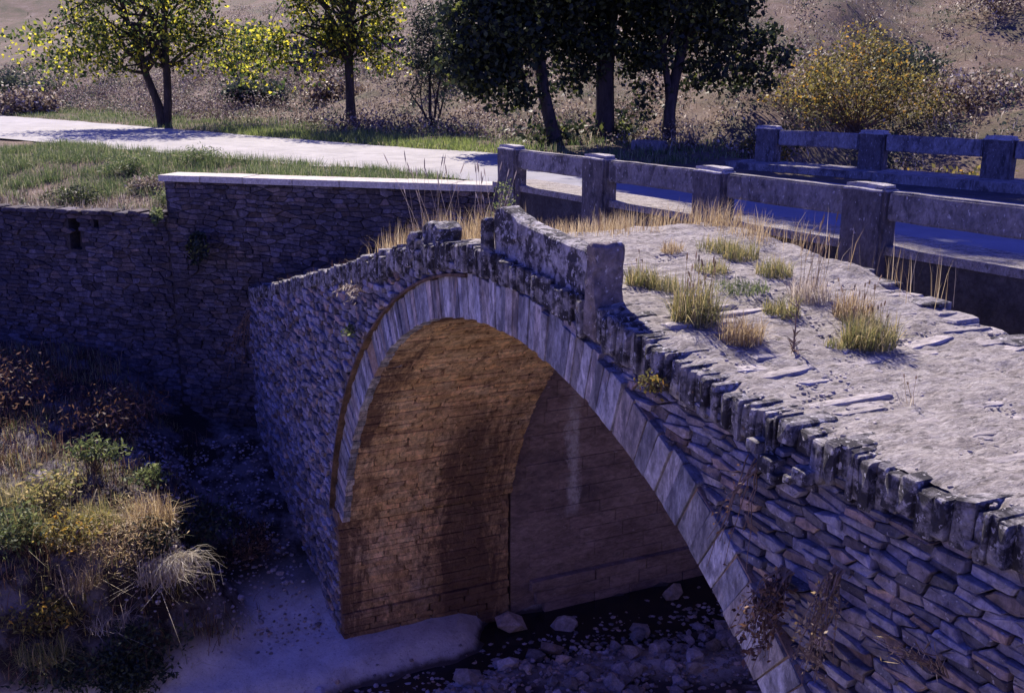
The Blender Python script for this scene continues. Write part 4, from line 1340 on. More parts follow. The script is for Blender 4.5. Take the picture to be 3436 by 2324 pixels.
# the three dark trees; unseen upper crowns shaped to shade the road
x, y = -26.2, 13.6; z = ground_z(x, y)
tree('evergreen_tree', 'leftmost of the three dark trees, trunk leaning left', 'tree',
     [([(x + 0.1, y + 0.15, z - 0.2), (x, y, z + 0.5), (x - 0.05, y - 0.22, z + 1.4), (x - 0.1, y - 0.35, z + 2.6), (x - 0.1, y - 0.5, z + 4.2), (x, y - 0.5, z + 9.5)], [0.24, 0.19, 0.17, 0.15, 0.11, 0.05])],
     [(x, y - 0.6, z + 4.6, 2.2, 2.2, 1.6), (x + 0.2, y - 1.5, z + 2.6, 0.9, 0.75, 0.75), (x + 0.3, y - 1.0, z + 1.9, 0.6, 0.5, 0.55), (x + 0.1, y - 0.6, z + 3.0, 1.0, 1.2, 0.5), (x, y + 0.6, z + 2.3, 0.6, 0.5, 0.6), (x, y + 0.3, z + 1.5, 0.4, 0.35, 0.4), (x, y - 0.1, z + 0.25, 0.8, 0.9, 0.3), (x + 0.4, y - 1.9, z + 2.9, 1.1, 1.2, 1.0), (x + 0.3, y - 2.2, z + 2.0, 0.8, 0.8, 0.7), (x + 0.5, y - 1.3, z + 1.5, 0.5, 0.5, 0.5), (x + 0.5, y + 0.1, z + 9.6, 3.8, 2.5, 2.8), (x + 0.3, y - 2.4, z + 3.0, 1.0, 1.0, 0.8), (x, y + 0.7, z + 2.9, 0.9, 0.8, 0.6), (x + 0.4, y - 2.2, z + 1.7, 0.7, 0.7, 0.5), (x + 0.4, y - 1.5, z + 1.1, 0.45, 0.5, 0.4), (x + 0.3, y - 2.9, z + 2.3, 0.7, 0.6, 0.6), (x + 0.2, y + 0.8, z + 1.7, 0.5, 0.4, 0.4)],
     2300, 34, 0.088, 0.20, M['leaf_dark'], 34, 'dark trees behind the railing', 30)
x, y = -26.4, 15.4; z = ground_z(x, y)
tree('evergreen_tree', 'middle dark tree with the thickest straight trunk', 'tree',
     [([(x, y, z - 0.2), (x, y + 0.02, z + 0.7), (x, y - 0.02, z + 1.8), (x, y + 0.05, z + 3.2), (x, y + 0.1, z + 4.6), (x, y, z + 11.5)], [0.34, 0.27, 0.26, 0.25, 0.18, 0.06])],
     [(x, y, z + 4.8, 2.4, 2.4, 1.6), (x, y - 0.2, z + 3.2, 1.1, 1.0, 0.45), (x, y - 0.8, z + 1.7, 0.35, 0.35, 0.5), (x + 0.1, y + 0.75, z + 1.6, 0.5, 0.45, 0.5), (x + 0.1, y + 0.9, z + 0.9, 0.5, 0.4, 0.4), (x, y, z + 0.3, 0.9, 1.0, 0.3), (x + 0.3, y - 0.9, z + 2.6, 0.8, 0.7, 0.8), (x + 0.3, y + 0.8, z + 2.5, 0.8, 0.7, 0.7), (x + 1, y - 1.3, z + 12.8, 4.6, 2.9, 3.4), (x, y + 0.1, z + 2.6, 1.2, 1.3, 0.4), (x + 0.2, y + 0.6, z + 2.1, 0.7, 0.5, 0.4), (x + 0.2, y - 0.7, z + 2.1, 0.6, 0.45, 0.4)],
     2300, 34, 0.088, 0.20, M['leaf_dark'], 35, 'dark trees behind the railing', 26)
x, y = -24.9, 16.6; z = ground_z(x, y)
tree('evergreen_tree', 'rightmost of the three dark trees, forked trunk leaning right', 'tree',
     [([(x, y, z - 0.2), (x, y - 0.02, z + 0.8), (x, y + 0.1, z + 1.6), (x, y + 0.35, z + 2.6), (x, y + 0.5, z + 4.0), (x, y + 0.6, z + 9.5)], [0.22, 0.17, 0.15, 0.14, 0.1, 0.04]),
      ([(x, y, z + 0.9), (x, y - 0.1, z + 1.5), (x, y - 0.3, z + 2.4), (x, y - 0.6, z + 3.6)], [0.12, 0.1, 0.08, 0.03])],
     [(x, y + 0.4, z + 4.4, 2.3, 2.3, 1.5), (x, y + 1.3, z + 2.5, 0.9, 0.9, 0.5), (x + 0.1, y + 0.9, z + 1.7, 0.6, 0.6, 0.4), (x, y + 0.2, z + 3.0, 1.0, 1.2, 0.4), (x, y - 0.6, z + 2.2, 0.5, 0.5, 0.5), (x, y - 0.7, z + 1.2, 0.4, 0.4, 0.5), (x, y + 2.2, z + 2.9, 0.9, 1.0, 0.7), (x + 0.2, y + 2.9, z + 2.4, 0.8, 0.8, 0.6), (x + 0.2, y + 1.6, z + 1.8, 0.9, 0.9, 0.5), (x + 0.2, y + 2.6, z + 1.7, 0.7, 0.7, 0.4), (x + 0.2, y - 0.2, z + 2.3, 0.7, 0.7, 0.4), (x + 0.8, y - 0.8, z + 11.2, 4.2, 3.4, 3.0)],
     2300, 34, 0.088, 0.20, M['leaf_dark'], 36, 'dark trees behind the railing', 30)

def shrub(name, label, cat, x, y, z, blobs, n_clump, per, leaf, spread, mat, seed, stems=10, narrow=0.6, group=None, stem_mat=None):
    g = np.random.default_rng(seed); r = random.Random(seed)
    root = empty(name, (x, y, z)); tag(root, label, cat, group)
    bl = [(x + b_[0], y + b_[1], z + b_[2], b_[3], b_[4], b_[5]) for b_ in blobs]
    cl, pts = crown_points(bl, n_clump, per, spread, g, 0.25)
    parts = []
    for i in g.permutation(len(cl))[:stems]:
        e = Vector(cl[i])
        pt = bent((x + r.uniform(-0.06, 0.06), y + r.uniform(-0.06, 0.06), z - 0.05), e, 0.08, 5, 0.04, r)
        r0 = 0.006 + 0.008 * (e - Vector((x, y, z))).length
        parts.append(tube(pt, [lerp(r0, 0.003, k / 5) for k in range(6)], 4))
    Vb, Fb = merge(parts)
    link('stems', mesh_from('stems', Vb, Fb), stem_mat or M['twig'], root)
    V, F = leaves_np(pts, leaf, g, narrow)
    link('foliage', mesh_np('foliage', V, F), mat, root)
    return root

shrub('autumn_shrub', 'large rounded shrub with yellow and orange leaves behind the far railing', 'shrub', -24.6, 23.0, ground_z(-24.6, 23.0),
      [(0, -0.2, 1.4, 1.6, 2.0, 1.2), (0.2, 0.2, 2.3, 1.0, 1.1, 0.6), (0, -1.9, 1.0, 1.1, 1.2, 0.8), (0.3, 1.6, 1.0, 1.3, 1.3, 0.9)], 330, 26, 0.055, 0.28, M['leaf_autumn'], 51, 60)
shrub('green_shrub', 'low green and yellow shrub beside the first far railing post', 'shrub', -21.0, 16.9, ground_z(-21, 16.9),
      [(0, 0, 0.45, 0.9, 0.8, 0.45), (0.2, 0.5, 0.7, 0.5, 0.4, 0.4)], 60, 20, 0.055, 0.12, M['leaf_autumn'], 52, 20)
shrub('dark_shrub', 'dark leafy shrub behind the far railing bays', 'shrub', -18.0, 18.6, ground_z(-18, 18.6),
      [(0, 0, 0.5, 1.2, 1.6, 0.5), (0.6, 1.5, 0.5, 0.9, 1.2, 0.45)], 110, 20, 0.06, 0.16, M['leaf_autumn'], 53, 24)
shrub('twiggy_bush', 'grey twiggy dead bush below the forked dark tree', 'bush', -22.4, 15.6, ground_z(-22.4, 15.6),
      [(0, 0, 0.45, 0.45, 0.6, 0.4)], 40, 26, 0.035, 0.10, M['leaf_purple'], 54, 30, 0.15)

# grasses ---------------------------------------------------------------
def blades(n, h, spread, lean, width, g, hvar=0.5, base=None, droop=0.25):
    """tapered bent blades -> V,F (3 tris each as one 5-vertex strip)"""
    if base is None:
        ang = g.uniform(0, 2 * math.pi, n); rr = spread * np.sqrt(g.uniform(0, 1, n))
        base = np.stack([np.cos(ang) * rr, np.sin(ang) * rr, np.zeros(n)], 1)
    hh = h * g.uniform(1 - hvar, 1 + hvar * 0.5, n)
    la = g.uniform(0, 2 * math.pi, n); lm = np.abs(g.normal(0, lean, n))
    d = np.stack([np.cos(la) * lm, np.sin(la) * lm, np.ones(n)], 1); d /= np.linalg.norm(d, axis=1, keepdims=True)
    wdir = np.stack([-np.sin(la + g.normal(0, 0.8, n)), np.cos(la), np.zeros(n)], 1)
    w = (width * g.uniform(0.6, 1.4, n))[:, None]
    mid = base + d * (hh * 0.55)[:, None]
    tip = base + d * hh[:, None] + np.stack([np.cos(la), np.sin(la), -np.ones(n) * 0.6], 1) * (hh * lm * droop * 2)[:, None]
    V = np.stack([base - wdir * w, base + wdir * w, mid + wdir * w * 0.7, mid - wdir * w * 0.7, tip], 1).reshape(-1, 3)
    o = np.arange(n)[:, None] * 5
    F = np.concatenate([o + np.array([[0, 1, 2]]), o + np.array([[0, 2, 3]]), o + np.array([[3, 2, 4]])])
    return V, F

def heads(n, h, spread, g):
    """straw stalks that carry a seed head: thin stalk plus a small spindle"""
    V = []; F = []
    for i in range(n):
        a = g.uniform(0, 6.28); r = spread * math.sqrt(g.uniform(0, 1)); H = h * g.uniform(0.7, 1.2)
        b0 = Vector((math.cos(a) * r, math.sin(a) * r, 0)); l = Vector((g.normal(0, 0.18), g.normal(0, 0.18), 1)) * H
        v, f = tube([b0, b0 + l * 0.5 + Vector((g.normal(0, .01), g.normal(0, .01), 0)), b0 + l, b0 + l * 1.04, b0 + l * 1.10, b0 + l * 1.14], [0.0022, 0.002, 0.0016, 0.007, 0.006, 0.001], 4)
        o = len(V); V += v; F += [tuple(k + o for k in q) for q in f]
    return V, F

def tuft(label, x, y, z, h, spread, n, mat, seed, lean=0.35, width=0.0035, stalks=0, sh=0.3, cat='grass tuft', name='grass_tuft', group=None, stalk_mat=None):
    g = np.random.default_rng(seed)
    root = empty(name, (x, y, z - 0.02)); tag(root, label, cat, group)
    Mx = Matrix.Translation((x, y, z - 0.02))
    V, F = blades(n, h, spread, lean, width, g)
    link('blades', mesh_np('blades', V, F), mat, root, Mx)
    if stalks:
        V, F = heads(stalks, sh, spread * 0.7, g)
        link('stalks', mesh_from('stalks', V, F), stalk_mat or M['straw'], root, Mx)
    return root

G = 'grass tufts growing on the old deck'
DECK = [
 (-8.35, 5.66, 0.12, 0.10, 130, 'straw', 'tiny straw tuft on the deck nearest the upright end slab top', 0, 0),
 (-8.20, 6.07, 0.17, 0.15, 260, 'tuft_green', 'half dry tuft on the deck below the second railing bay', 0, 0),
 (-7.90, 6.12, 0.19, 0.15, 260, 'tuft_green', 'yellowish upright tuft on the deck left of the third post', 0, 0),
 (-7.60, 5.58, 0.10, 0.14, 200, 'tuft_green', 'flat short tuft in the middle of the deck', 0, 0),
 (-7.00, 5.42, 0.10, 0.22, 260, 'leaf_green', 'low spreading green patch in the middle of the deck', 0, 0),
 (-7.28, 6.02, 0.17, 0.14, 240, 'tuft_green', 'green centred tuft on the deck below the third railing bay', 0, 0),
 (-6.63, 5.88, 0.22, 0.15, 220, 'straw_pale', 'tall pale tuft with branching stalks at the back of the deck', 14, 0.55),
 (-7.42, 4.72, 0.17, 0.12, 220, 'tuft_green', 'dry tuft close behind the upright end slab', 3, 0.25),
 (-7.22, 4.82, 0.14, 0.12, 200, 'tuft_green', 'dark based small tuft right of the end slab tuft', 0, 0),
 (-6.45, 4.62, 0.34, 0.17, 420, 'tuft_green', 'largest golden tuft at the end of the slab shadow', 16, 0.42),
 (-6.00, 4.70, 0.20, 0.14, 320, 'straw', 'orange brown rounded tuft in front of the bare twig', 0, 0),
 (-6.40, 5.40, 0.15, 0.13, 240, 'tuft_green', 'compact tuft beside the bare dark twig', 0, 0),
 (-6.15, 5.90, 0.22, 0.13, 240, 'straw', 'straw tuft behind the big green tuft at right', 5, 0.3),
 (-5.66, 5.60, 0.25, 0.17, 460, 'tuft_green', 'big green and yellow tuft furthest right on the deck', 10, 0.34),
 (-5.72, 5.36, 0.07, 0.09, 110, 'tuft_green', 'tiny tuft just left of the big right-hand tuft', 0, 0),
 (-4.60, 4.95, 0.15, 0.05, 8, 'straw_pale', 'few bleached stalks on the bare paving at right', 3, 0.2),
]
for i, (x, y, h, sp, n, mt, lab, st, sh) in enumerate(DECK):
    tuft(lab, x, y, ztop(x) + 0.01, h * 1.1, sp * 1.15, int(n * 1.5), M[mt], 200 + i, 0.5, 0.003, st, sh, group=G)

# bare dark twig
g = np.random.default_rng(61); r = random.Random(61)
tw = empty('bare_twig', (-5.69, 4.93, ztop(-5.69))); tag(tw, 'single bare dark upright twig on the open deck', 'twig')
parts = [tube(bent((-5.69, 4.93, ztop(-5.69) - 0.02), (-5.70, 4.95, ztop(-5.69) + 0.38), 0, 6, 0.006, r), [0.009, 0.008, 0.007, 0.006, 0.005, 0.004, 0.002], 5)]
for k in range(16):
    hz = r.uniform(0.02, 0.34); a = r.uniform(0, 6.28)
    parts.append(tube([(-5.69, 4.93, ztop(-5.69) + hz), (-5.69 + 0.04 * math.cos(a), 4.93 + 0.04 * math.sin(a), ztop(-5.69) + hz + 0.03), (-5.69 + 0.06 * math.cos(a), 4.93 + 0.06 * math.sin(a), ztop(-5.69) + hz + 0.045)], [0.004, 0.004, 0.001], 4))
for k in range(7):
    a = r.uniform(0, 6.28)
    parts.append(tube(bent((-5.69, 4.93, ztop(-5.69)), (-5.69 + 0.14 * math.cos(a), 4.93 + 0.14 * math.sin(a), ztop(-5.69) + 0.02), 0.03, 4, 0.01, r), [0.004] * 4 + [0.001], 4))
link('stem', mesh_from('stem', *merge(parts)), M['twig'], tw)

def scatter_grass(name, label, pts, h, per, spread, mat, seed, lean=0.35, width=0.004, hvar=0.5, cat='grass', kind='stuff'):
    g = np.random.default_rng(seed)
    pts = np.asarray(pts, float)
    base = np.repeat(pts, per, axis=0) + np.concatenate([g.normal(0, spread, (len(pts) * per, 2)), np.zeros((len(pts) * per, 1))], 1)
    V, F = blades(len(base), h, 0, lean, width, g, hvar, base)
    o = link(name, mesh_np(name, V, F), mat)
    tag(o, label, cat, kind=kind)
    return o

# straw belt between the old deck and the road bridge
g = np.random.default_rng(71)
pts = []
for k in range(230):
    x = g.uniform(-12.5, -8.0); y = g.uniform(6.35, 7.35) if x < -9.4 else g.uniform(6.5, 7.0)
    if fbm(x, y, 1, 2.2, 3) < g.uniform(-0.2, 0.25): continue
    pts.append((x, y, ztop(x) - 0.03))
scatter_grass('dry_grass', 'belt of tall dry golden grass between old deck and concrete bridge', pts, 0.33, 12, 0.045, M['straw'], 72, 0.32, 0.003)
pts = [(g.uniform(-8.6, -6.0), g.uniform(6.6, 7.0), 0) for k in range(36)]
pts = [(x, y, ztop(x)) for x, y, _ in pts]
scatter_grass('dry_grass', 'sparse straw stalks standing below the third railing bay', pts, 0.42, 3, 0.05, M['straw'], 73, 0.2, 0.0025)
# pinkish dry grass behind the left slope of the hump
pts = []
for k in range(150):
    x = g.uniform(-14.2, -10.9); y = g.uniform(4.3, 5.6)
    pts.append((x, y, ztop(x) - 0.02))
scatter_grass('dry_grass', 'pinkish dry grass on the left slope of the hump', pts, 0.42, 10, 0.07, M['straw'], 74, 0.28, 0.0035)
pts = [(g.uniform(-10.6, -9.0), g.uniform(4.5, 6), 0) for k in range(90)]
pts = [(x, y, ztop(x) - 0.02) for x, y, _ in pts]
scatter_grass('dry_grass', 'short dry grass around the crown of the hump', pts, 0.2, 8, 0.06, M['straw'], 75, 0.3, 0.003)
pts = []
for k in range(120):
    x = g.uniform(-20, -14); y = g.uniform(4.1, 6.5)
    pts.append((x, y, ztop(x) - 0.02))
scatter_grass('dry_grass', 'low brown weeds on the far end of the old deck', pts, 0.16, 8, 0.1, M['red_dry'], 76, 0.5, 0.004)
# tall seed stalks
for i, (x, y, h, lab) in enumerate([(-12.6, 4.9, 1.0, 'tall pale seed stalks rising from the left slope of the hump'), (-11.6, 5.1, 0.75, 'tall golden seed stalks just left of the broken parapet block')]):
    gg = np.random.default_rng(80 + i)
    root = empty('seed_stalks', (x, y, ztop(x))); tag(root, lab, 'weed')
    V, F = heads(16, h, 0.3, gg)
    link('stalks', mesh_from('stalks', V, F), M['straw_pale'], root, Matrix.Translation((x, y, ztop(x) - 0.02)))
shrub('pale_weed', 'pale green leafy weed beside the first concrete post', 'weed', -15.0, 6.95, ztop(-15) + 0.05, [(0, 0, 0.75, 0.16, 0.16, 0.5)], 36, 12, 0.025, 0.06, M['leaf_green'], 81, 10)

# verge, hillside, bank grass
def gz_pts(n, fx, g):
    out = []
    while len(out) < n:
        p = fx(g)
        if p is not None:
            out.append((p[0], p[1], ground_z(p[0], p[1]) - 0.01))
    return out
g = np.random.default_rng(90)
def f_verge(g):
    s = -g.uniform(0.5, 9); t = g.uniform(-1.0, 16)
    x, y = wall_xy(s, t); rd, hw = road_dist(x, y)
    if rd > -hw - 0.05 + g.normal(0, 0.15) or rd < -14: return None
    if t < 6.6 and s > -0.75: return None
    if fbm(x, y, 2, 0.9, 3) < g.uniform(-0.45, 0.12): return None
    if t > 6.6 and s > -1.3 + 0.5 * fbm(x, y, 6, 1, 2) and g.uniform() < 0.85: return None
    return x, y
scatter_grass('verge_grass', 'green verge grass between road and retaining wall', gz_pts(3400, f_verge, g), 0.24, 11, 0.09, M['verge'], 91, 0.55, 0.006)
def f_crumb(g):
    s = -g.uniform(0.3, 1.8); t = g.uniform(6.8, 14)
    return wall_xy(s, t)
scatter_grass('dry_weeds', 'brown withered weeds on the crumbling bank above the lower wall', gz_pts(420, f_crumb, g), 0.22, 8, 0.08, M['leaf_purple'], 94, 0.8, 0.006)
for i, (s_, t_, w, h, mt, lab) in enumerate([(-3.4, 10.0, 0.55, 0.42, 'verge', 'dark green grassy bush on the verge near the left frame edge'),
        (-2.2, 8.6, 0.4, 0.22, 'leaf_purple', 'grey dead brush pile on the verge above the lower wall'),
        (-1.0, 9.6, 0.6, 0.3, 'leaf_dark', 'dark weeds in the hollow above the drain opening'),
        (-1.3, 7.4, 0.35, 0.25, 'leaf_green', 'green weeds beside the end of the pale coping'),
        (-4.6, 8.8, 0.5, 0.3, 'verge', 'green tuft at the road edge left of the pale coping')]):
    x, y = wall_xy(s_, t_)
    shrub('verge_bush', lab, 'bush', x, y, ground_z(x, y), [(0, 0, h * 0.5, w * 0.8, w, h * 0.6)], 46, 30, 0.05, 0.11, M[mt], 600 + i, 16, 0.2)
def f_far(g):
    x = g.uniform(-62, -20); y = g.uniform(-8, 26)
    rd, hw = road_dist(x, y)
    e = rd - hw
    if e < 0.1 or e > 5 or x > -19: return None
    return x, y
scatter_grass('roadside_grass', 'dry and green grass along the far side of the road', gz_pts(2600, f_far, g), 0.22, 8, 0.16, M['verge'], 92, 0.5, 0.009)
def f_scrub(g):
    x = g.uniform(-75, -27); y = g.uniform(-12, 30)
    rd, hw = road_dist(x, y); e = rd - hw
    if e < 2.2 or e > 16: return None
    if fbm(x, y, 11, 0.22, 3) < g.uniform(-0.35, 0.25): return None
    return x, y
cl = np.array(gz_pts(900, f_scrub, g)); cl[:, 2] += 0.2
k_ = 56
pp = np.repeat(cl, k_, axis=0); pp = pp + g.normal(size=pp.shape) * np.array([0.3, 0.3, 0.24]) * g.uniform(0.5, 1.8, (len(cl), 1)).repeat(k_, axis=0)
V, F = leaves_np(pp, 0.06, g, 0.4, 0.8)
sc_ = link('roadside_scrub', mesh_np('roadside_scrub', V, F), M['leaf_mauve']); tag(sc_, 'mauve brown scrub massed on the slope beyond the road', 'scrub', kind='stuff')
def f_lush(g):
    x = g.uniform(-40, -25); y = g.uniform(7, 14)
    rd, hw = road_dist(x, y); e = rd - hw
    if e < 0.0 or e > 1.7 + 0.8 * fbm(x, y, 1, 0.6, 2): return None
    return x, y
scatter_grass('lush_grass', 'fresh green grass at the road edge below the sapling', gz_pts(900, f_lush, g), 0.2, 10, 0.12, M['lush'], 192, 0.5, 0.008)
def f_hill(g):
    x = g.uniform(-110, -20); y = g.uniform(-45, 75)
    rd, hw = road_dist(x, y); e = rd - hw
    if e < 3 or e > 70 or x > -17 - 0.4 * max(0, y - 20) * 0: return None
    if g.uniform() > 1.2 * math.exp(-e / 34): return None
    return x, y
scatter_grass('hillside_grass', 'pale dry grass and stubble covering the hillside', gz_pts(8000, f_hill, g), 0.34, 8, 0.26, M['leaf_purple'], 93, 0.6, 0.012)
# low scrub on the hill, one mass
cl = np.array(gz_pts(2000, f_hill, g)); cl[:, 2] += 0.15
pp = np.repeat(cl, 54, axis=0); pp = pp + g.normal(size=pp.shape) * np.array([0.22, 0.22, 0.14]) * g.uniform(0.5, 1.9, (len(cl), 1)).repeat(54, axis=0)
V, F = leaves_np(pp, 0.055, g, 0.5)
sc_ = link('hillside_scrub', mesh_np('hillside_scrub', V, F), M['leaf_purple']); tag(sc_, 'low purple brown scrub scattered over the hillside', 'scrub', kind='stuff')
cl = np.array(gz_pts(620, f_hill, g)); cl[:, 2] += 0.25
pp = np.repeat(cl, 60, axis=0); pp = pp + g.normal(size=pp.shape) * np.array([0.34, 0.34, 0.22])
V, F = leaves_np(pp, 0.06, g, 0.5)
sc_ = link('hillside_brush', mesh_np('hillside_brush', V, F), M['leaf_blue']); tag(sc_, 'grey green brush dotted over the hillside', 'brush', kind='stuff')

# bushes on the left bank, in the foreground
def bank_z(x, y):
    return ground_z(x, y)
BUSH = [
 ('dry_bush', 'broad dry brown bush in the sun at lower left', -15.6, 0.75, [(0, 0, 0.28, 0.6, 0.75, 0.35), (-0.3, 0.4, 0.4, 0.5, 0.4, 0.35)], 90, 30, 0.035, 0.13, 'straw', 0.18),
 ('leafy_bush', 'yellow green leafy plant at the left frame edge above the dry bush', -16.8, -0.15, [(0, 0, 0.3, 0.45, 0.45, 0.3), (-0.4, 0.2, 0.4, 0.4, 0.4, 0.3)], 50, 18, 0.055, 0.12, 'tuft_green', 0.35),
 ('leafy_bush', 'grey green branch arching over the shaded bank', -17.9, 0.65, [(0.0, 0.0, 0.42, 0.3, 0.35, 0.14), (0.1, 0.35, 0.35, 0.3, 0.2, 0.12)], 30, 16, 0.05, 0.09, 'leaf_green', 0.4),
 ('leafy_bush', 'small grey green bush just right of the arching branch', -17.3, 1.5, [(0, 0, 0.2, 0.3, 0.3, 0.16)], 20, 16, 0.045, 0.09, 'leaf_green', 0.4),
 ('dark_bush', 'dark shaded bush on the bank below the retaining wall', -19.6, 1.2, [(0, 0, 0.3, 1.0, 0.9, 0.4)], 60, 22, 0.05, 0.18, 'red_dry', 0.3),
 ('dark_bush', 'brown shaded bush at the left frame edge under the wall', -21.0, -0.6, [(0, 0, 0.4, 1.2, 1.0, 0.5)], 80, 22, 0.05, 0.2, 'red_dry', 0.3),
 ('dark_bush', 'reddish shaded scrub at the foot of the old bridge', -17.0, 2.9, [(0, 0, 0.2, 0.6, 0.5, 0.3)], 40, 22, 0.045, 0.14, 'red_dry', 0.25),
 ('olive_bush', 'olive green bush in the middle of the sunlit bank', -15.75, 0.15, [(0, 0, 0.25, 0.35, 0.4, 0.25)], 46, 20, 0.04, 0.10, 'leaf_autumn', 0.4),
 ('olive_bush', 'dark olive bush on the ridge right of the broad dry bush', -15.7, 1.25, [(0, 0, 0.2, 0.35, 0.3, 0.25)], 46, 20, 0.04, 0.10, 'leaf_sapling', 0.4),
 ('olive_bush', 'yellow green bush in the left part of the sunlit bank', -16.0, -0.6, [(0, 0, 0.25, 0.4, 0.4, 0.28)], 50, 20, 0.045, 0.11, 'leaf_green', 0.4),
 ('dark_bush', 'dark scrub under the lip of the sunlit bank', -14.75, 0.9, [(0, 0, 0.15, 0.3, 0.7, 0.3)], 60, 22, 0.045, 0.12, 'leaf_sapling', 0.4),
 ('dark_bush', 'dark scrub spilling down to the sediment at lower left', -14.6, 0.0, [(0, 0, 0.1, 0.3, 0.8, 0.3)], 60, 22, 0.045, 0.12, 'leaf_sapling', 0.4),
 ('dark_bush', 'dark low scrub at the edge of the pale sediment', -14.45, 0.75, [(0, 0, 0.08, 0.3, 0.55, 0.2)], 60, 22, 0.045, 0.11, 'leaf_sapling', 0.4),
 ('dark_bush', 'black shaded scrub between the sunlit bank and the bridge', -16.9, 2.1, [(0, 0, 0.25, 0.8, 0.6, 0.35)], 70, 22, 0.05, 0.15, 'leaf_sapling', 0.4),
 ('leafy_bush', 'low yellow flowering scrub in the lower left corner', -15.1, -0.25, [(0, 0, 0.15, 0.35, 0.5, 0.2)], 50, 20, 0.04, 0.12, 'leaf_autumn', 0.4),
]
for i, (nm, lab, x, y, bl_, nc, per, lf, sp, mt, nr) in enumerate(BUSH):
    shrub(nm, lab, 'bush', x, y, bank_z(x, y), bl_, nc, per, lf, sp, M[mt], 300 + i, 18, nr)
for i, (x, y, h, n, mt, ln, lab) in enumerate([
        (-15.3, 1.35, 0.5, 420, 'straw_pale', 0.9, 'pale straw tuft above the bleached clump on the sunlit bank'),
        (-15.9, 1.35, 0.55, 380, 'straw', 0.5, 'upright golden grass on the ridge of the sunlit bank'),
        (-15.3, 0.2, 0.4, 240, 'straw', 0.9, 'golden dry tuft in the middle of the sunlit bank'),
        (-16.3, 0.5, 0.45, 420, 'tuft_green', 0.7, 'yellow green grass clump behind the broad dry bush'),
        (-16.1, -0.5, 0.45, 420, 'tuft_green', 0.7, 'yellow green grass clump at the left frame edge'),
        (-15.0, 0.55, 0.4, 160, 'straw_pale', 1.0, 'tangled pale straw on the lower face of the sunlit bank'),
        (-14.75, -0.4, 0.4, 360, 'tuft_green', 1.0, 'dull green grass low in the left corner'),
        (-17.2, -0.6, 0.45, 320, 'tuft_green', 0.7, 'sunlit grass behind the yellow green leafy plant')]):
    tuft(lab, x, y, ground_z(x, y) + 0.05, h, 0.34, n, M[mt], 700 + i, ln, 0.006)
gb = np.random.default_rng(95)
def f_bank(g):
    x = g.uniform(-24, -14.6); y = g.uniform(-3.5, 3.4)
    s, t = wall_st(x, y)
    if s < 0.1: return None
    if ground_z(x, y) < 1.5: return None
    if y > 1.5 and x < -15.5 and fbm(x, y, 8, 0.6, 3) < g.uniform(-0.1, 0.5): return None
    if fbm(x, y, 4, 1.1, 3) < g.uniform(-0.6, 0.2): return None
    return x, y
scatter_grass('bank_grass', 'tangled dry grass covering the left river bank', gz_pts(1300, f_bank, gb), 0.26, 8, 0.10, M['tuft_green'], 96, 0.8, 0.005)
scatter_grass('bank_grass', 'brown weeds mixed into the left river bank', gz_pts(1300, f_bank, gb), 0.35, 6, 0.12, M['red_dry'], 97, 0.6, 0.006)
# bleached straw hanging over the lip of the sunlit bank
def hanging_straw(label, x, y, z, n, seed, out=(0.9, 0.1), L=0.55, spread=0.22):
    g = np.random.default_rng(seed); r = random.Random(seed)
    root = empty('hanging_straw', (x, y, z)); tag(root, label, 'dry grass')
    V = []; F = []
    for k in range(n):
        a = math.atan2(out[1], out[0]) + r.gauss(0, 1.0); l = L * r.uniform(0.25, 1.25); q_ = r.uniform(0.1, 1.1)
        d = Vector((math.cos(a), math.sin(a), 0)); w = Vector((-d.y, d.x, 0)) * 0.005
        p0 = Vector((r.gauss(0, spread * 0.5), r.gauss(0, spread), r.uniform(-0.03, 0.04)))
        pts_ = [p0, p0 + d * l * 0.3 + Vector((0, 0, 0.16 * l)), p0 + d * l * 0.6 + Vector((r.gauss(0, 0.03), r.gauss(0, 0.03), (0.16 - 0.3 * q_) * l)), p0 + d * l * 0.85 + Vector((r.gauss(0, 0.06), r.gauss(0, 0.06), (0.1 - 0.8 * q_) * l))]
        o = len(V)
        for i, p in enumerate(pts_):
            V += [p - w * (1 - 0.25 * i), p + w * (1 - 0.25 * i)]
        F += [(o + 2 * i, o + 2 * i + 1, o + 2 * i + 3, o + 2 * i + 2) for i in range(3)]
    link('blades', mesh_from('blades', V, F), M['straw_white'], root, Matrix.Translation((x, y, z)))
hanging_straw('white bleached grass cascading over the right lip of the sunlit bank', -15.1, 1.6, 2.98, 230, 801, spread=0.15)

# plants on the walls
def wall_plant(name, label, x, y, z, n, L, mat, seed, leaf=0.03, down=0.6, spread=0.12, outv=Vector((0, -1, 0)), per=10, narrow=0.5):
    g = np.random.default_rng(seed); r = random.Random(seed)
    root = empty(name, (x, y, z)); tag(root, label, 'weed')
    parts = []; pts = []
    for k in range(n):
        l = L * r.uniform(0.5, 1.0)
        e = Vector((x + r.gauss(0, spread), y, z)) + outv * r.uniform(0.05, 0.25) * (0.4 + L) + Vector((0, 0, -down * l + (1 - down) * l * r.uniform(0.2, 1)))
        pt = bent((x + r.gauss(0, spread * 0.4), y + 0.02, z), e, 0.12 * l, 6, 0.02, r)
        parts.append(tube(pt, [lerp(0.006, 0.002, q / 6) for q in range(7)], 4))
        for q in range(per):
            t_ = r.uniform(0.25, 1.0) * 6
            i0 = min(5, int(t_)); p = pt[i0].lerp(pt[i0 + 1], t_ - i0)
            pts.append(p + Vector((r.gauss(0, .025), r.gauss(0, .025), r.gauss(0, .025))))
    link('stems', mesh_from('stems', *merge(parts)), M['twig'], root)
    V, F = leaves_np(np.array([tuple(p) for p in pts]), leaf, g, narrow)
    link('foliage', mesh_np('foliage', V, F), mat, root)
    return root
c = wall_xy(0.02, 6.85)
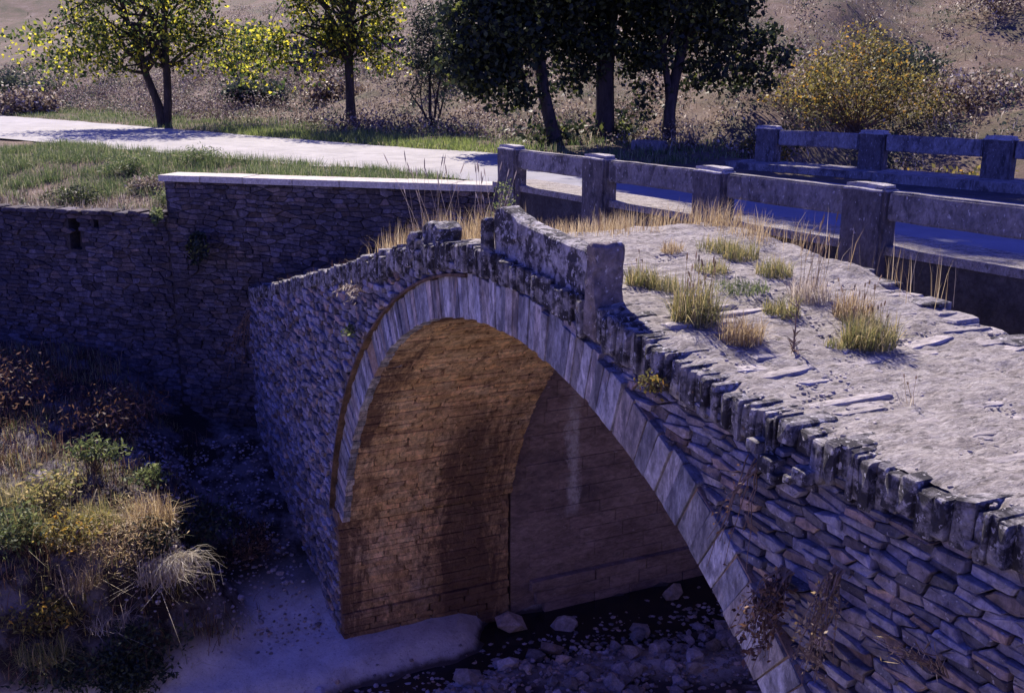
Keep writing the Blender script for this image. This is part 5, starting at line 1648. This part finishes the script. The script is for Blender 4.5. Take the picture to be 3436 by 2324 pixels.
wall_plant('wall_weed', 'pale leafy weed sprouting at the step of the retaining wall', c[0], c[1], 7.36, 26, 0.6, M['leaf_green'], 401, 0.07, 0.5, 0.22, ND, 9)
c = wall_xy(0.02, 5.95)
wall_plant('wall_weed', 'dark bush growing out of the retaining wall face', c[0], c[1], 6.95, 60, 1.1, M['leaf_dark'], 402, 0.07, 0.6, 0.45, ND, 18)
wall_plant('hanging_vine', 'reddish dry vine at the corner of bridge and retaining wall', -20.0, 3.84, 5.6, 14, 1.9, M['red_dry'], 403, 0.03, 0.9, 0.35)
wall_plant('wall_weed', 'tan drooping grass on the left shoulder of the arch', -12.75, 3.86, 7.35, 14, 0.5, M['straw_pale'], 404, 0.04, 0.5, 0.3, per=6, narrow=0.15)
wall_plant('wall_weed', 'small yellow green weed beside the gap in the ring', -13.0, 3.86, 6.75, 8, 0.25, M['leaf_green'], 405, 0.035, 0.5, 0.08)
wall_plant('wall_weed', 'pinkish small weed below the upright end slab', -5.95, 3.95, 7.88, 14, 0.26, M['leaf_autumn'], 406, 0.02, 0.35, 0.06, per=14)
wall_plant('hanging_vine', 'withered brown creeper hanging low beside the ring', -4.50, 3.97, 7.12, 26, 0.75, M['red_dry'], 407, 0.022, 0.9, 0.08, per=22)
wall_plant('hanging_vine', 'withered creeper with pale dead leaves right of the brown creeper', -4.08, 3.97, 7.32, 18, 0.75, M['straw'], 408, 0.016, 0.95, 0.06, per=20)
wall_plant('hanging_vine', 'long bare reddish runner trailing down the right spandrel', -4.85, 3.98, 7.70, 8, 0.8, M['red_dry'], 409, 0.014, 0.97, 0.12, per=9)
wall_plant('wall_weed', 'dry grass blades on the wall in the lower right corner', -3.35, 3.96, 7.08, 14, 0.2, M['straw'], 410, 0.035, 0.1, 0.16, per=4, narrow=0.1)

for i, (x, y, w, h, mt, lab) in enumerate([
        (-70, -2.5, 2.2, 1.5, 'leaf_dark', 'dark shrub on the slope at the far left frame edge'),
        (-73, 1.5, 2.6, 1.6, 'leaf_blue', 'blue shaded shrub on the slope left of the two-trunked tree'),
        (-60, 1.0, 1.5, 0.9, 'leaf_purple', 'purple brown bush above the road left of the two-trunked tree'),
        (-50, 10.5, 1.4, 0.6, 'leaf_blue', 'low grey bush on the slope right of the two-trunked tree'),
        (-46, 13.2, 1.2, 0.6, 'leaf_purple', 'low brown bush behind the straight dark trunk'),
        (-41, 16.5, 1.6, 0.9, 'leaf_purple', 'tall brown scrub bush behind the small sapling'),
        (-30, 30, 1.6, 0.9, 'leaf_blue', 'dark green bush on the hillside right of the autumn shrub'),
        (-24, 27, 1.5, 0.8, 'leaf_purple', 'reddish bush on the hillside near the right frame edge'),
        (-33, 38, 2.0, 1.0, 'leaf_purple', 'purple bush high on the hillside at upper right'),
        (-18.5, 20.8, 1.1, 0.5, 'leaf_autumn', 'yellowing bush seen under the far rail')]):
    shrub('hill_bush', lab, 'bush', x, y, ground_z(x, y), [(0, 0, h * 0.6, w * 0.7, w, h * 0.7), (0.2, w * 0.6, h * 0.5, w * 0.5, w * 0.5, h * 0.5), (0, -w * 0.5, h * 0.9, w * 0.5, w * 0.4, h * 0.5)], 110, 22, 0.10 if x < -45 else 0.07, 0.2 + 0.06 * w, M[mt], 500 + i, 24)

# ruined wall up on the slope behind the two-trunked tree
rb = empty('ruined_wall', (-56, 17, ground_z(-56, 17))); tag(rb, 'crumbling dark ruined wall on the slope behind the roadside trees', 'ruin')
r_ = random.Random(77)
for k in range(34):
    u = r_.uniform(-2.6, 2.6); lv = r_.random()
    x = -56 + u * 0.35; y = 17 + u; z = ground_z(x, y) + lv * max(0.2, 1.3 - 0.25 * (u + 2.6))
    link('ruin_stone', WAL[r_.randrange(len(WAL))], None, rb, Matrix.Translation((x, y, z)) @ Matrix.Rotation(1.2 + r_.uniform(-0.2, 0.2), 4, 'Z') @ Matrix.Diagonal((r_.uniform(0.5, 1.0), 0.7, r_.uniform(0.3, 0.5), 1)))
